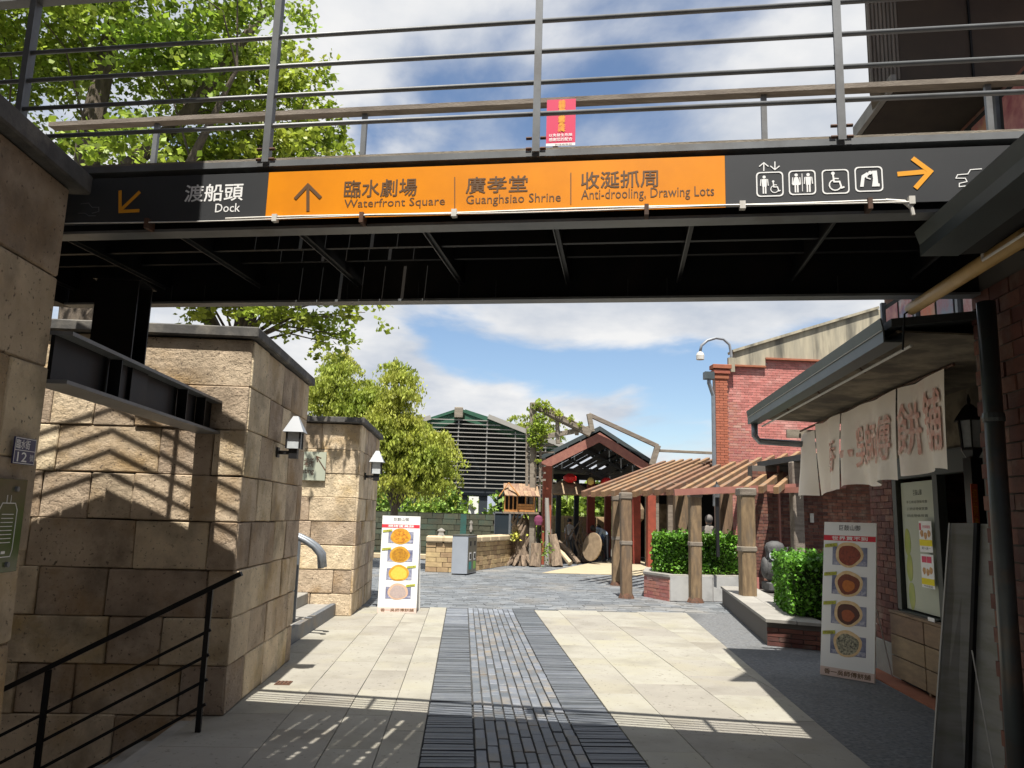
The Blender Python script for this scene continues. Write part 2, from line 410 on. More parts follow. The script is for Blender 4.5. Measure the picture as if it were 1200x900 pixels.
EL = Vector((.144, .99, 0)).normalized()         # the line the shop row follows
TR = lambda y: 2.79+.138*(y-5.4)                 # right edge of the tiles
# beige tiles
for nm, cols in (('left_pavement', [(-2.0,-1.32),(-1.315,-.88),(-.875,-.52),(-.515,-.232)]), ('right_pavement', [(1.282,1.70),(1.705,2.38),(2.385,3.08),(3.085,4.1)])):
    root = struct(MB().prism([(-2.0,-2),(-.226,-2),(-.226,13.9),(-1.42,13.9),(-1.9,9.2),(-2.0,9.2)] if nm[0] == 'l' else [(1.276,-2),(TR(-2),-2),(TR(13.9),13.9),(1.276,13.9)], -.045, -.012).build(nm, BED))
    for ci, (x0, x1) in enumerate(cols):
        rows = [1.2+.9*k+(.45 if ci % 2 else 0) for k in range(16)]
        for y0 in rows:
            y1 = min(y0+.895, 13.9)
            if y0 > 13.6: continue
            p = [(x0,y0),(x1,y0),(x1,y1),(x0,y1)]
            if nm[0] == 'r': p = clip(p, 1, -.138, 2.79-.138*5.4)
            else: p = clip(p, -1, -.13, 1.98+.0) if y0 > 9 else p
            if len(p) < 3: continue
            m = MB(); h = random.uniform(-.0015, .0015); m.prism(p, -.03, h); m.build('tile', TILE, root, bevel=.0025)
# slate path with transverse edge bands
root = struct(MB().box(-.226, 1.276, -2, 13.9, -.045, -.02).build('slate_path', BED))
cw = (.90-.14)/9
nn_ = 0; rest = MB()
bricks = []
for c in range(9):
    y = 4.6+random.random()*.2
    while y < 13.9:
        ln = random.choice((.2, .24, .28, .34)); bricks.append((y, c, min(ln, 13.9-y))); y += ln
bricks.sort()
for i, (y, c, ln) in enumerate(bricks):
    x0 = .14+c*cw; h = random.uniform(-.006, .004)
    tgt = MB() if i < 290 else rest
    tgt.t = random.random()
    tgt.box(x0+.006, x0+cw-.005, y+.005, y+ln-.004, -.03, h)
    if i < 290: tgt.build('slate_brick', SLATE, root, bevel=.004, jitter=.004)
rest.build('slate_brick', SLATE_T, root, kind='stuff')
for nm, x0, x1 in (('left_edge_band', -.222, .132), ('right_edge_band', .906, 1.272)):
    root = struct(MB().box(x0-.003, x1+.003, -2, 13.9, -.045, -.022).build(nm, BED))
    y = 4.6; k = 0; rest = MB()
    while y < 13.88:
        wd = random.uniform(.025, .06)
        t = MB() if k < 170 else rest; t.t = random.random()
        t.box(x0+random.uniform(0,.004), x1-random.uniform(0,.004), y+.003, min(y+wd, 13.9), -.03, random.uniform(-.007, .003))
        if k < 170: t.build('slate_strip', SLATE_T, root, jitter=.003)
        y += wd; k += 1
    rest.build('slate_strip', SLATE_T, root, kind='stuff')
# plaza of small setts
plz = struct(MB().prism([(-9,13.9),(14,13.9),(16,34),(-9,34)], -.045, -.025).build('plaza', BED))
ps = MB()
y = 13.905; r_ = 0
while y < 27.5:
    d = .11 if y < 21 else .2
    x = -5.0+random.random()*.3
    while x < 9.5:
        ln = random.uniform(.2, .42)*(1 if y < 21 else 1.6); ps.t = random.random(); h = random.uniform(-.006, .003)
        ps.add([(x,y,h),(x+ln-.012,y,h),(x+ln-.012,y+d-.012,h),(x,y+d-.012,h),(x,y,-.03),(x+ln-.012,y,-.03)], [(0,1,2,3),(4,5,1,0)])
        x += ln
    y += d
ps.build('sett', PAVER, plz, kind='stuff')
struct(MB().prism([(2.3,22.6),(7.2,22.6),(9,30.5),(5.6,30.5)], .004, .016).build('sandy_court', SAND))
# asphalt strip by the shops
struct(MB().prism([(TR(-2)+.004,-2),(14,-2),(14,13.9),(TR(13.9)+.004,13.9)], -.04, -.004).build('asphalt_lane', ASPH))
# a crack-like joint line and a manhole in the asphalt
g_ = G(338, 803)
dr = thing('floor_drain', (-1.62, 7.75, 0), 'small square rusty drain grating in the left beige paving near the wall corner', 'drain')
MB().box(-1.68,-1.54,7.62,7.78,-.01,.006).build('drain_frame', RUST, dr)
for k in range(4): MB().box(-1.67+k*.034,-1.655+k*.034,7.64,7.76,.006,.012).build('grate_bar', RUST, dr)

# ================================================================ stone blocks
def stone_face(root, o, a, b, n, rows, W, mat=STONE, seed=0, proud=(.0,.018), wid=(.35,.8), th=.05, name='stone_block', gap=.007, zfrom=0, bev=.008, skip=None):
    rg = random.Random(seed); o = Vector(o); z = zfrom
    for i, h in enumerate(rows):
        x = 0
        ws = []
        while x < W-.01:
            ww = rg.uniform(*wid)
            if W-x-ww < wid[0]*.6: ww = W-x
            ws.append((x, ww)); x += ww
        for x, ww in ws:
            if skip and skip(x+ww/2, z+h/2): continue
            m = MB(); pr = rg.uniform(*proud)
            m.frame(o, a, b, n, x+gap/2, x+ww-gap/2, z+gap/2, z+h-gap/2, -.02, th+pr)
            m.build(name, mat, root, bevel=bev, jitter=.010)
        z += h
XR = Vector((1,0,0)); YR = Vector((0,1,0))
# near wall on the left
nw = thing('stone_wall', (-2.4, 2.0, 0), 'near rough tan stone wall with dark coping at the far left edge, carrying the number plate', 'wall')
XW = -2.1
MB().box(-2.9, XW-.055, -1.5, 3.93, -.05, 3.21).build('core', JOINT, nw)
rows_n = [.50,.44,.42,.44,.46,.47,.48]
stone_face(nw, (XW-.06, -.4, 0), YR, Z3, XR, rows_n, 4.36, seed=3, wid=(.45,.95), proud=(0,.02))
stone_face(nw, (-2.88, 3.91, 0), XR, Z3, YR, rows_n, .72, seed=4, wid=(.4,.7), proud=(0,.01))
MB().box(-3.0, XW+.06, -1.5, 4.04, 3.212, 3.32).build('coping', COPING, nw, bevel=.01)
# number plate and plaque
def plate_sheet(name, x, y0, y1, z0, z1, mat, label, cat, th=.008):
    r = thing(name, (x, (y0+y1)/2, z0), label, cat)
    MB().box(x, x+th, y0, y1, z0, z1).build('plate', mat, r, bevel=.002)
    return r, Sheet((x+th, y0, z0), (0,1,0), (0,0,1), (1,0,0), r)
a_, b_ = AX(23, 535, XW+.02), AX(50, 535, XW+.02)
r, s = plate_sheet('house_number_plate', XW+.022, 3.70, 3.88, 1.77, 1.895, BLUEP, 'small navy street number plate 12 on the near left stone wall', 'number plate')
s.rect(.004,.176,.003,.006,0,WHITE,'border'); s.rect(.004,.176,.119,.122,0,WHITE,'border'); s.rect(.003,.006,.003,.122,0,WHITE,'border'); s.rect(.174,.177,.003,.122,0,WHITE,'border'); s.rect(.006,.174,.063,.066,0,WHITE,'border'); 
s.text('臨水街', .012,.125,.072,.114,.001,WHITE,bold=.01); s.text('12', .03,.11,.012,.056,.001,WHITE,bold=.01); s.text('號', .135,.168,.018,.05,.001,WHITE)
r, s = plate_sheet('acrylic_plaque', XW+.03, 3.50, 3.83, 1.28, 1.70, GLASSG, 'clear greenish acrylic plaque with white engraved lantern outline under the number plate', 'plaque', .01)
for yy, zz in ((.24,.375),(.24,.035)): 
    m = MB(); p = s.P(yy, zz, 0); m.tube([p-XR*.03, p+XR*.012], .012, 10); m.build('stud', GREYS, r)
ml = MB(); s.line([(.14,.07),(.13,.10),(.13,.28),(.15,.31),(.25,.31),(.27,.28),(.27,.10),(.26,.07)], .004, 0, ml, closed=True); s.line([(.18,.31),(.18,.345)],.003,0,ml); s.line([(.21,.31),(.21,.345)],.003,0,ml)
for k in range(8): s.line([(.155,.26-k*.018),(.245,.26-k*.018)], .003, 0, ml)
s.line([(.19,.09),(.21,.09)],.012,0,ml)
ml.build('engraving', WHITE, r)

# block 1
bw = thing('stone_wall', (-3.5, 7.6, 0), 'large stone block wall beyond the stair well, striped by railing shadows, dark coping', 'wall')
MB().box(-7.2, -1.855, 6.54, 8.84, -1.5, 3.0).build('core', JOINT, bw)
rowsb = [.40]*3+[.37,.36,.37,.38,.37,.38,.36,.40]   # from z=-1.2
stone_face(bw, (-6.6, 6.55, -1.2), XR, Z3, -YR, rowsb, 4.79, seed=11, wid=(.32,.85))
rows_s = [.37,.36,.37,.38,.37,.38,.36,.40]
stone_face(bw, (-1.86, 6.50, 0), YR, Z3, XR, rows_s, 2.34, seed=12, wid=(.32,.75), proud=(0,.012))
MB().box(-7.3, -1.76, 6.43, 8.94, 3.0, 3.09).build('coping', COPING, bw, bevel=.01)
# pillar 2
pw = thing('stone_pillar', (-3.5, 13.9, 0), 'stone block pillar behind the stairs with pale green direction sign and dark coping', 'pillar')
MB().box(-5.2, -1.72, 12.56, 15.2, 0, 3.0).build('core', JOINT, pw)
rows_p = [.33,.36,.37,.37,.37,.37,.38,.42]
stone_face(pw, (-4.8, 12.57, 0), XR, Z3, -YR, rows_p, 3.10, seed=21, wid=(.4,.85))
stone_face(pw, (-1.73, 12.52, 0), YR, Z3, XR, rows_p, 2.68, seed=22, wid=(.35,.8))
MB().box(-5.3, -1.62, 12.42, 15.28, 2.98, 3.07).build('coping', COPING, pw, bevel=.01)
# stairs down in the well, floor, retaining sides
lw_ = MB(); lw_.box(-7.0,-2.0,PY0,PY1,-1.5,-1.3)
struct(lw_.build('lower_landing', SLAB))
st = MB()
root = struct(MB().box(-2.10,-2.0,PY0,6.40,-1.3,-.012).build('stair_head', SLAB))
for k in range(7):
    m = MB(); m.box(-2.10-.3*(k+1), -2.10-.3*k, PY0+.05, 6.44, -1.3, -.17*(k+1)); m.build('step', SLAB, root, bevel=.008)
rt = struct(MB().box(-7,-2.9,3.93,3.99,-1.4,0).build('retaining_wall', STONE_FINE))
# black rail beside the well
rl = thing('stair_railing', (-2.0, 6.2, 0), 'black steel railing sloping down beside the sunken stair at lower left', 'railing')
yr = 6.05
def RY(px, py): return AY(px, py, yr)
top0, top1 = RY(283,672), RY(8,806)
d_ = top0-top1
MB().beam(top0, top1+(top1-top0)*.15, .05, .035).build('handrail', BLACKS, rl)
for px_, py_, pb in ((247,690,850),(57,785,905)):
    p = RY(px_, py_); q = RY(px_-7, pb); 
    MB().box(p.x-.018, p.x+.018, yr-.015, yr+.015, q.z-.15, p.z).build('post', BLACKS, rl)
for k in range(4):
    p = RY(247-2*k, 738+k*29); q = RY(60, 832+k*31)
    q2 = p+(q-p)*1.5
    MB().beam(p, q2, .014, .022).build('rail', BLACKS, rl)
# steps up between the two walls
root = struct(MB().prism([(-5.5,9.0),(-2.08,9.0),(-1.97,12.5),(-5.5,12.5)], -.04, .17).build('steps_up', SLAB))
for k in range(1, 5):
    MB().prism([(-5.5,9.0),(-2.12-.34*k,9.0),(-2.0-.34*k,12.5),(-5.5,12.5)], .17*k+.002, .17*(k+1)).build('step', SLAB, root, bevel=.01)
MB().prism([(-2.10,9.0),(-2.02,9.0),(-1.91,12.5),(-1.99,12.5)], -.03, .185).build('riser_stone', SLATE, root)
hr = thing('handrail', (-2.3, 10.6, .17), 'curved galvanised pipe handrail beside the steps up at left', 'handrail')
for dy in (0, .22):
    yy = 10.3+dy
    pts = [AY(300,616,yy), AY(348,629,yy), AY(358,634,yy), AY(368,641,yy), AY(375,650,yy), AY(376,666,yy)] if dy == 0 else None
    if pts is None: pts = [p+Vector((0,dy,0)) for p in pts0]
    else: pts0 = pts
    MB().tube(pts, .04, 10).build('pipe', GALV, hr, smooth=True)
    p = pts0[1]+Vector((-.02,dy,0)); MB().box(p.x-.03,p.x+.03,p.y-.02,p.y+.02,.17,p.z).build('post', GALV, hr)
# wall lanterns
def lantern(name, P, label, ax=1, sc=1.0, rz=0):       # P: wall point, reaches out along +X
    r = thing(name, P, label, 'lamp', 'lanterns on the stone walls')
    x, y, z = P; k = sc
    MB().box(x, x+.02*k, y-.05*k, y+.05*k, z-.06*k, z+.06*k).build('back_plate', LAMPB, r)
    MB().box(x+.02*k, x+.2*k, y-.022*k, y+.022*k, z-.022*k, z+.022*k).build('arm', LAMPB, r)
    cx = x+.2*k
    MB().box(cx-.05*k, cx+.05*k, y-.05*k, y+.05*k, z-.07*k, z+.05*k).build('base', LAMPB, r)
    gl = MB().box(cx-.075*k, cx+.075*k, y-.075*k, y+.075*k, z+.05*k, z+.25*k).build('glass', LAMPG, r)
    for sx in (-1, 1):
        for sy in (-1, 1): MB().box(cx+sx*.08*k-.008, cx+sx*.08*k+.008, y+sy*.08*k-.008, y+sy*.08*k+.008, z+.05*k, z+.25*k).build('frame_bar', LAMPB, r)
    m = MB(); zt = z+.25*k; b = .125*k
    m.add([(cx-b,y-b,zt),(cx+b,y-b,zt),(cx+b,y+b,zt),(cx-b,y+b,zt),(cx-.03*k,y-.03*k,zt+.2*k),(cx+.03*k,y-.03*k,zt+.2*k),(cx+.03*k,y+.03*k,zt+.2*k),(cx-.03*k,y+.03*k,zt+.2*k)],
          [(3,2,1,0),(4,5,6,7),(0,1,5,4),(1,2,6,5),(2,3,7,6),(3,0,4,7)])
    m.build('lamp_cap', LAMPW, r)
lantern('wall_lantern', (-1.80, 7.55, 2.13), 'black wall lantern with pyramid metal cap on the large stone block', sc=.78)
lantern('wall_lantern', (-1.66, 13.1, 2.17), 'small black wall lantern on the far stone pillar next to the trees', sc=.95)
# pale green sign
yy = 12.49
o = AY(355, 575, yy); 
r = thing('direction_sign', (o.x, yy, o.z), 'pale green Meeting sign with a dark diagonal arrow on the far stone pillar', 'sign')
p0, p1 = AY(338, 562, yy), AY(383, 530, yy)
MB().box(p0.x, p1.x, yy-.02, yy, p0.z, p1.z).build('board', SIGNG, r)
s = Sheet((0, yy-.02, 0), (1,0,0), (0,0,1), (0,-1,0), r)
def SB(px0, py0, px1, py1): a0, b0 = s.at(px0, py0); a1, b1 = s.at(px1, py1); return a0, a1, min(b0,b1), max(b0,b1)
s.text('集會場所', *SB(344,547,368,537), .001, RUST, bold=.01); s.text('Meeting', *SB(344,556,368,549), .001, RUST, bold=.01)
ml = MB(); s.line([s.at(381,551), s.at(371,535)], .018, 0, ml); s.line([s.at(371,535), s.at(372,541)], .02, 0, ml); s.line([s.at(371,535), s.at(376,537)], .02, 0, ml); ml.build('arrow', RUST, r)

# steel beam and column under the bridge
bs = thing('steel_beam', (-2.1, 5.2, 2.2), 'black steel H beam spanning from the near wall to the stone block', 'beam')
MB().box(-2.22,-2.02,3.99,6.50,2.44,2.46).build('flange', GREYS, bs); MB().box(-2.22,-2.02,3.99,6.50,2.19,2.21).build('flange', GREYS, bs)
MB().box(-2.125,-2.105,3.99,6.50,2.21,2.44).build('web', BLACKS, bs)
for yy in (4.6, 5.7, 6.1): MB().box(-2.10,-2.03,yy,yy+.012,2.215,2.435).build('stiffener', BLACKS, bs)
cl = thing('steel_column', (-2.22, 5.2, 2.46), 'black steel I column standing on the beam and carrying the footbridge', 'column')
cx, cy = -2.24, 5.0
MB().box(cx-.13,cx+.13,cy-.11,cy-.095,2.461,3.0).build('flange', BLACKS, cl); MB().box(cx-.13,cx+.13,cy+.095,cy+.11,2.461,3.0).build('flange', BLACKS, cl)
MB().box(cx-.008,cx+.008,cy-.094,cy+.094,2.461,3.0).build('web', BLACKS, cl); MB().box(cx-.15,cx+.15,cy-.13,cy+.13,3.0,3.012).build('cap_plate', BLACKS, cl)
MB().box(-2.10,-2.085,cy-.12,cy+.12,2.212,2.438).build('splice_plate', BLACKS, cl)

# ================================================================ footbridge
BU = Vector((1,-.205,0)).normalized(); BN = Vector((-BU.y, BU.x, 0))     # along, and away from the viewer
B0 = Vector((-2.1, 4.09, 0))
def BP(s_, d, z): return B0+BU*s_+BN*d+Z3*z
SA, SBB = -1.15, 7.2
fb = thing('footbridge', BP(2.5,.7,3.0), 'black steel footbridge crossing overhead with grey railings and timber deck', 'footbridge')
def bb(name, mat, s0, s1, d0, d1, z0, z1, bevel=0, **k):
    return MB().frame(B0, BU, BN, Z3, s0, s1, d0, d1, z0, z1).build(name, mat, fb, bevel=bevel, **k)
WING = Vector((-2.3, -.42, 0))        # the bridge turns here
q = [BP(SA-.004, .0, 0), BP(SA-.004, 1.47, 0)]; q = [q[0], q[1], q[1]+WING, q[0]+WING]
MB().prism([tuple(p[:2]) for p in q], 3.02, 3.36).build('wing_frame', BLACKS, fb)
for k in range(14):
    a_, b_ = k/14, (k+.95)/14
    MB().prism([tuple((q[0]+WING*a_)[:2]), tuple((q[1]+WING*a_)[:2]), tuple((q[1]+WING*b_)[:2]), tuple((q[0]+WING*b_)[:2])], 3.363, 3.40).build('deck_plank', WOODG, fb)
bb('bottom_flange', GREYS, SA, SBB, .0, .10, 3.015, 3.03); bb('web', BLACKS, SA, SBB, .05, .062, 3.03, 3.345)
bb('top_channel', GREYS, SA, SBB, -.03, .10, 3.345, 3.378)
bb('bottom_flange', GREYS, SA, SBB, 1.36, 1.46, 3.015, 3.03); bb('web', BLACKS, SA, SBB, 1.40, 1.412, 3.03, 3.345); bb('top_channel', GREYS, SA, SBB, 1.37, 1.50, 3.345, 3.378)
for s_ in np.arange(-1.1, 7, .72):
    bb('cross_joist', BLACKS, s_, s_+.022, .062, 1.40, 3.14, 3.30); bb('joist_flange', SLIT_S, s_-.007, s_-.001, .08, 1.39, 3.125, 3.14)
bb('stringer', BLACKS, SA, SBB, .70, .73, 3.16, 3.30); bb('stringer', BLACKS, SA, SBB, .35, .38, 3.2, 3.30); bb('stringer', BLACKS, SA, SBB, 1.05, 1.08, 3.2, 3.30)
bb('gap_light_stop', BLACKS, SA, 0.55, .07, 1.39, 3.302, 3.315); bb('gap_light_stop', BLACKS, 1.6, SBB, .07, 1.39, 3.302, 3.315)  # added sheets stopping sun through plank gaps, open where light dashes fall
s_ = SA; k = 0
while s_ < SBB-.1:
    wd = .15; gp = .022 if k % 3 == 1 else .006
    bb('deck_plank', WOODG, s_, s_+wd-gp, .01, 1.45, 3.379+random.uniform(0,.003), 3.405); s_ += wd; k += 1
bb('edge_board', WOODG, SA, SBB, -.025, .015, 3.379, 3.392)
for s_ in (-.43, 1.04, 2.445, 3.875, 5.3, 6.7):
    po = bb('railing_post', GREYS, s_-.018, s_+.018, -.055, -.045, 3.36, 4.40); bb('railing_post', GREYS, s_-.018, s_+.018, .0, .01, 3.40, 4.40) if False else None
    bb('post_web', GREYS, s_-.004, s_+.004, -.045, .012, 3.40, 4.40)
    for dz in (3.375, 3.43):
        for ds in (-.035, .035): 
            m = MB(); p = BP(s_+ds, -.05, dz); m.tube([p-BU*.014, p+BU*.014], .008, 6); m.build('bolt', RUST, fb)
for z in (3.575, 3.745, 3.915, 4.085):
    m = MB(); m.tube([BP(SBB, -.02, z), BP(SA, -.02, z), BP(SA, -.02, z)+WING], .0125, 8); m.build('rail', GREYS, fb, smooth=True)
bb('handrail', GREYS, SA, SBB, -.05, .02, 4.40, 4.43)
for s_ in (-.62, 1.01, 2.40, 3.80, 5.2):
    bb('back_post', GREYS, s_-.018, s_+.018, 1.42, 1.45, 3.405, 4.44)
for z in (3.575, 3.745, 3.915, 4.085):
    m = MB(); m.tube([BP(SBB, 1.47, z), BP(SA, 1.47, z), BP(SA, 1.47, z)+WING], .0125, 8); m.build('rail', GREYS, fb, smooth=True)
bb('timber_handrail', WOODG, -1.5, SBB, 1.39, 1.47, 4.44, 4.475)
cnp = thing('shade_canopy', (-4.3, .5, 3.3), 'dark flat canopy roof standing over the near left stone wall', 'canopy')  # invented caster for the shadow on the banner and left rails
MB().box(-7.2,-1.48,-2.2,3.75,5.2,5.34).build('roof_slab', ROOFM, cnp)
for yy in (-1.2, 1.4): MB().box(-2.75,-2.6,yy,yy+.15,3.33,5.2).build('post', GREYS, cnp)
# short vertical drips of light on the far girder, drawn as thin paler rods
for s_ in (-.55,-.3,-.05,.5,1.0,1.5,1.78,2.03,2.9,3.15,4.2):
    m = MB(); m.tube([BP(s_,1.34,3.03), BP(s_,1.34,3.14)], .0025, 5); m.build('light_drip', SLIT_S, fb)
# conduit with clips along the banner foot
cdt = thing('conduit', BP(2.5,-.05,3.06), 'thin white conduit with a rusty bracket along the foot of the banner', 'conduit')
pts = [BP(s_, -.045, 3.058-.003*math.sin(s_*4)) for s_ in np.arange(.85, 4.15, .2)]
MB().tube(pts, .006, 6).build('pipe', CABLE, cdt)
pts = [BP(s_, -.055, 3.054-.010*abs(math.sin(s_*1.9))) for s_ in np.arange(-.05, 4.2, .1)]
MB().tube(pts, .0035, 5).build('wire', CABLE, cdt)
MB().tube([BP(4.05,-.045,3.058), BP(4.13,-.045,3.05), BP(4.16,-.045,3.02), BP(4.165,-.045,2.985)], .010, 8).build('elbow', CABLE, cdt)
for s_ in (1.12, 2.05, 3.42, 4.16):
    MB().frame(B0,BU,BN,Z3,s_-.013,s_+.013,-.06,-.03,3.035,3.072).build('clip', CABLE, cdt)
for s_ in (.42, 1.58, 2.98, 3.98):
    MB().frame(B0,BU,BN,Z3,s_-.010,s_+.010,-.065,-.0,3.015,3.068).build('bracket', RUST, cdt)
# banner
bn = thing('direction_banner', BP(2.4,-.02,3.08), 'long orange and charcoal direction banner hung on the footbridge girder', 'banner')
def pan(name, mat, s0, s1): return MB().frame(B0,BU,BN,Z3,s0,s1,-.034,-.028,3.052,3.310).build(name, mat, bn)
S = Sheet(B0+BN*(-.034), BU, Z3, -BN, bn)
sx = lambda px, py: S.at(px, py)[0]
sL, sO, sE = -.10, sx(313,230), sx(850,210)
pan('dark_panel', CHAR, sL, sO-.001); pan('orange_panel', ORANGE, sO, sE-.001); pan('dark_panel', CHAR, sE, 5.3)
def T(body, px0, py0, px1, py1, mat, bold=.0, shear=0, **k):   # px0,py0 lower left ; px1,py1 upper right
    a0, b0 = S.at(px0, py0); a1, b1 = S.at(px1, py1); h0 = b0; h1 = b0+abs(S.at(px0, py0-(py0-py1))[1]-b0)
    S.text(body, a0, a1, h0, k.get('h', None) and b0+k['h'] or b0+(S.at(px0, py1+ (py0-py1)*0)[1]-b0 if False else abs(b1-b0)), .001, mat, bold=bold, shear=shear)
def TT(body, px0, px1, pyb, pyt, mat, bold=0):          # baseline height and cap height at the left end
    a0, b0 = S.at(px0, pyb); b1 = S.at(px0, pyt)[1]; a1 = S.at(px1, pyb)[0]
    S.text(body, a0, a1, b0, b1, .0015, mat, bold=bold)
TT('渡船頭', 216, 284, 237, 217, WHITE, .01); TT('Dock', 252, 281, 249, 239, WHITE, .004)
TT('臨水劇場', 403, 488, 232, 212, BROWNT, .010); TT('Waterfront Square', 403, 521, 246.5, 234, BROWNT, 0)
TT('廣孝堂', 546, 618, 227, 208, BROWNT, .010); TT('Guanghsiao Shrine', 546, 657, 242.5, 229, BROWNT, 0)
TT('收涎抓周', 681, 771, 221.5, 202, BROWNT, .010); TT('Anti-drooling, Drawing Lots', 681, 837, 237.5, 222.5, BROWNT, 0)
ml = MB()
for px, py0, py1 in ((533,208,244),(669,203,239)): S.line([S.at(px,py0), S.at(px,py1)], .0045, .001, ml)
ml.build('divider', BROWNT, bn)
def arrow(pts, heads, w_, mat):
    ml = MB(); S.line([S.at(*p) for p in pts], w_, .001, ml)
    for h in heads: S.line([S.at(*p) for p in h], w_, .0014, ml)
    ml.build('arrow', mat, bn)
arrow([(361,246),(361,219)], [[(347,232),(361,217),(375,231)]], .017, BROWNT)
arrow([(163,226),(142,246)], [[(141,225),(141,248),(162,247)]], .018, YELLOW)
arrow([(1054,204),(1088,201)], [[(1071,187),(1090,201),(1074,219)]], .022, YELLOW)
# wave marks at the ends
ml = MB()
w1 = [(95,239),(104,238),(108,243),(116,243),(116,248),(108,250)]; S.line([S.at(*p) for p in w1], .003, .001, ml); S.line([S.at(*p) for p in [(92,250),(100,250),(104,253),(112,253)]], .003, .001, ml)
ml.build('wave_mark', GREYS, bn)
ml = MB(); S.line([S.at(*p) for p in [(1150,198),(1137,199),(1134,204),(1122,205),(1120,209),(1131,209),(1133,213),(1124,215),(1124,219),(1132,218)]], .004, .001, ml); ml.build('wave_mark', WHITE, bn)
# pictograms
def picto(px, py, wpx, draw):
    a, b = S.at(px, py); h = S.at(px+wpx, py)[0]-a
    ml = MB(); S.rrect(a-h, a+h, b-h, b+h, h*.28, h*.09, .001, ml); draw(ml, a, b, h); ml.build('pictogram', WHITE, bn)
def man(ml, a, b, h, female=False):
    S.disc(a, b+.62*h, .13*h, .13*h, .001, None, None, 10, mb=ml)
    if female: S.poly([(a-.12*h,b+.45*h),(a+.12*h,b+.45*h),(a+.3*h,b-.2*h),(a-.3*h,b-.2*h)], .001, None, None, mb=ml)
    else: S.poly([(a-.2*h,b+.45*h),(a+.2*h,b+.45*h),(a+.17*h,b-.2*h),(a-.17*h,b-.2*h)], .001, None, None, mb=ml)
    S.line([(a-.26*h,b+.4*h),(a-.3*h,b-.1*h)], .07*h, .0013, ml); S.line([(a+.26*h,b+.4*h),(a+.3*h,b-.1*h)], .07*h, .0013, ml)
    S.line([(a-.09*h,b-.2*h),(a-.09*h,b-.75*h)], .11*h, .0013, ml); S.line([(a+.09*h,b-.2*h),(a+.09*h,b-.75*h)], .11*h, .0013, ml)
def chair(ml, a, b, h):
    S.disc(a-.1*h, b+.55*h, .12*h, .12*h, .001, None, None, 10, mb=ml)
    S.line([(a-.1*h,b+.4*h),(a-.05*h,b-.05*h),(a+.3*h,b-.05*h),(a+.42*h,b-.5*h),(a+.55*h,b-.45*h)], .11*h, .0013, ml)
    S.line([(a-.08*h,b+.18*h),(a+.22*h,b+.16*h)], .08*h, .0013, ml)
    pts = [(a+.02*h+.38*h*math.cos(t), b-.28*h+.38*h*math.sin(t)) for t in np.linspace(rad(110), rad(340), 10)]
    S.line(pts, .08*h, .0013, ml)
def d1(ml, a, b, h): man(ml, a-.4*h, b, h*.95); chair(ml, a+.33*h, b-.2*h, h*.75)
def d2(ml, a, b, h): man(ml, a-.43*h, b, h, True); man(ml, a+.45*h, b, h); S.line([(a, b+.7*h), (a, b-.7*h)], .05*h, .001, ml)
def d3(ml, a, b, h): chair(ml, a-.05*h, b+.05*h, h*1.15)
def d4(ml, a, b, h):
    S.poly([(a-.65*h,b-.6*h),(a-.4*h,b-.6*h),(a-.3*h,b+.1*h),(a+.05*h,b+.35*h),(a-.1*h,b+.55*h),(a-.5*h,b+.3*h)], .001, None, None, mb=ml)
    S.poly([(a+.2*h,b-.6*h),(a+.75*h,b-.6*h),(a+.75*h,b-.4*h),(a+.65*h,b-.35*h),(a+.6*h,b+.65*h),(a+.25*h,b+.65*h),(a+.3*h,b)], .001, None, None, mb=ml)
    S.disc(a+.12*h, b+.5*h, .15*h, .15*h, .0014, None, None, 10, mb=ml); S.line([(a-.1*h,b+.35*h),(a-.15*h,b+.1*h),(a+.1*h,b)], .08*h, .0013, ml)
picto(902, 216, 16, d1); picto(940, 214, 16, d2); picto(979, 213, 16, d3); picto(1018, 210, 16.5, d4)
ml = MB()
for (x, y0, y1) in ((895,200,191),(908,190,199)):
    S.line([S.at(x,y0), S.at(x,y1)], .005, .001, ml); dy = 1 if y1 < y0 else -1
    S.line([S.at(x-5,y1+4*dy), S.at(x,y1), S.at(x+5,y1+4*dy)], .005, .0013, ml)
ml.build('lift_arrows', WHITE, bn)
# magenta notice on the far railing
nt_ = thing('warning_notice', BP(2.42,1.46,4.1), 'magenta warning notice with yellow characters tied to the far bridge railing', 'notice')
MB().frame(B0,BU,BN,Z3,2.34,2.54,1.376,1.38,4.105,4.45).build('board', PINK, nt_)
MB().frame(B0,BU,BN,Z3,2.34,2.54,1.375,1.379,4.105,4.125).build('foot_strip', WHITE, nt_)
S2 = Sheet(B0+BN*1.375, BU, Z3, -BN, nt_)
S2.text('請\n勿\n攀\n爬', 2.425, 2.465, 4.21, 4.44, .002, YELLOW, bold=.02); S2.text('以免發生危險', 2.36, 2.52, 4.173, 4.195, .002, WHITE, bold=.01); S2.text('感謝您的配合', 2.36, 2.52, 4.14, 4.165, .002, WHITE, bold=.01); S2.text('管理處敬啟', 2.40, 2.52, 4.110, 4.120, .002, BROWNT)
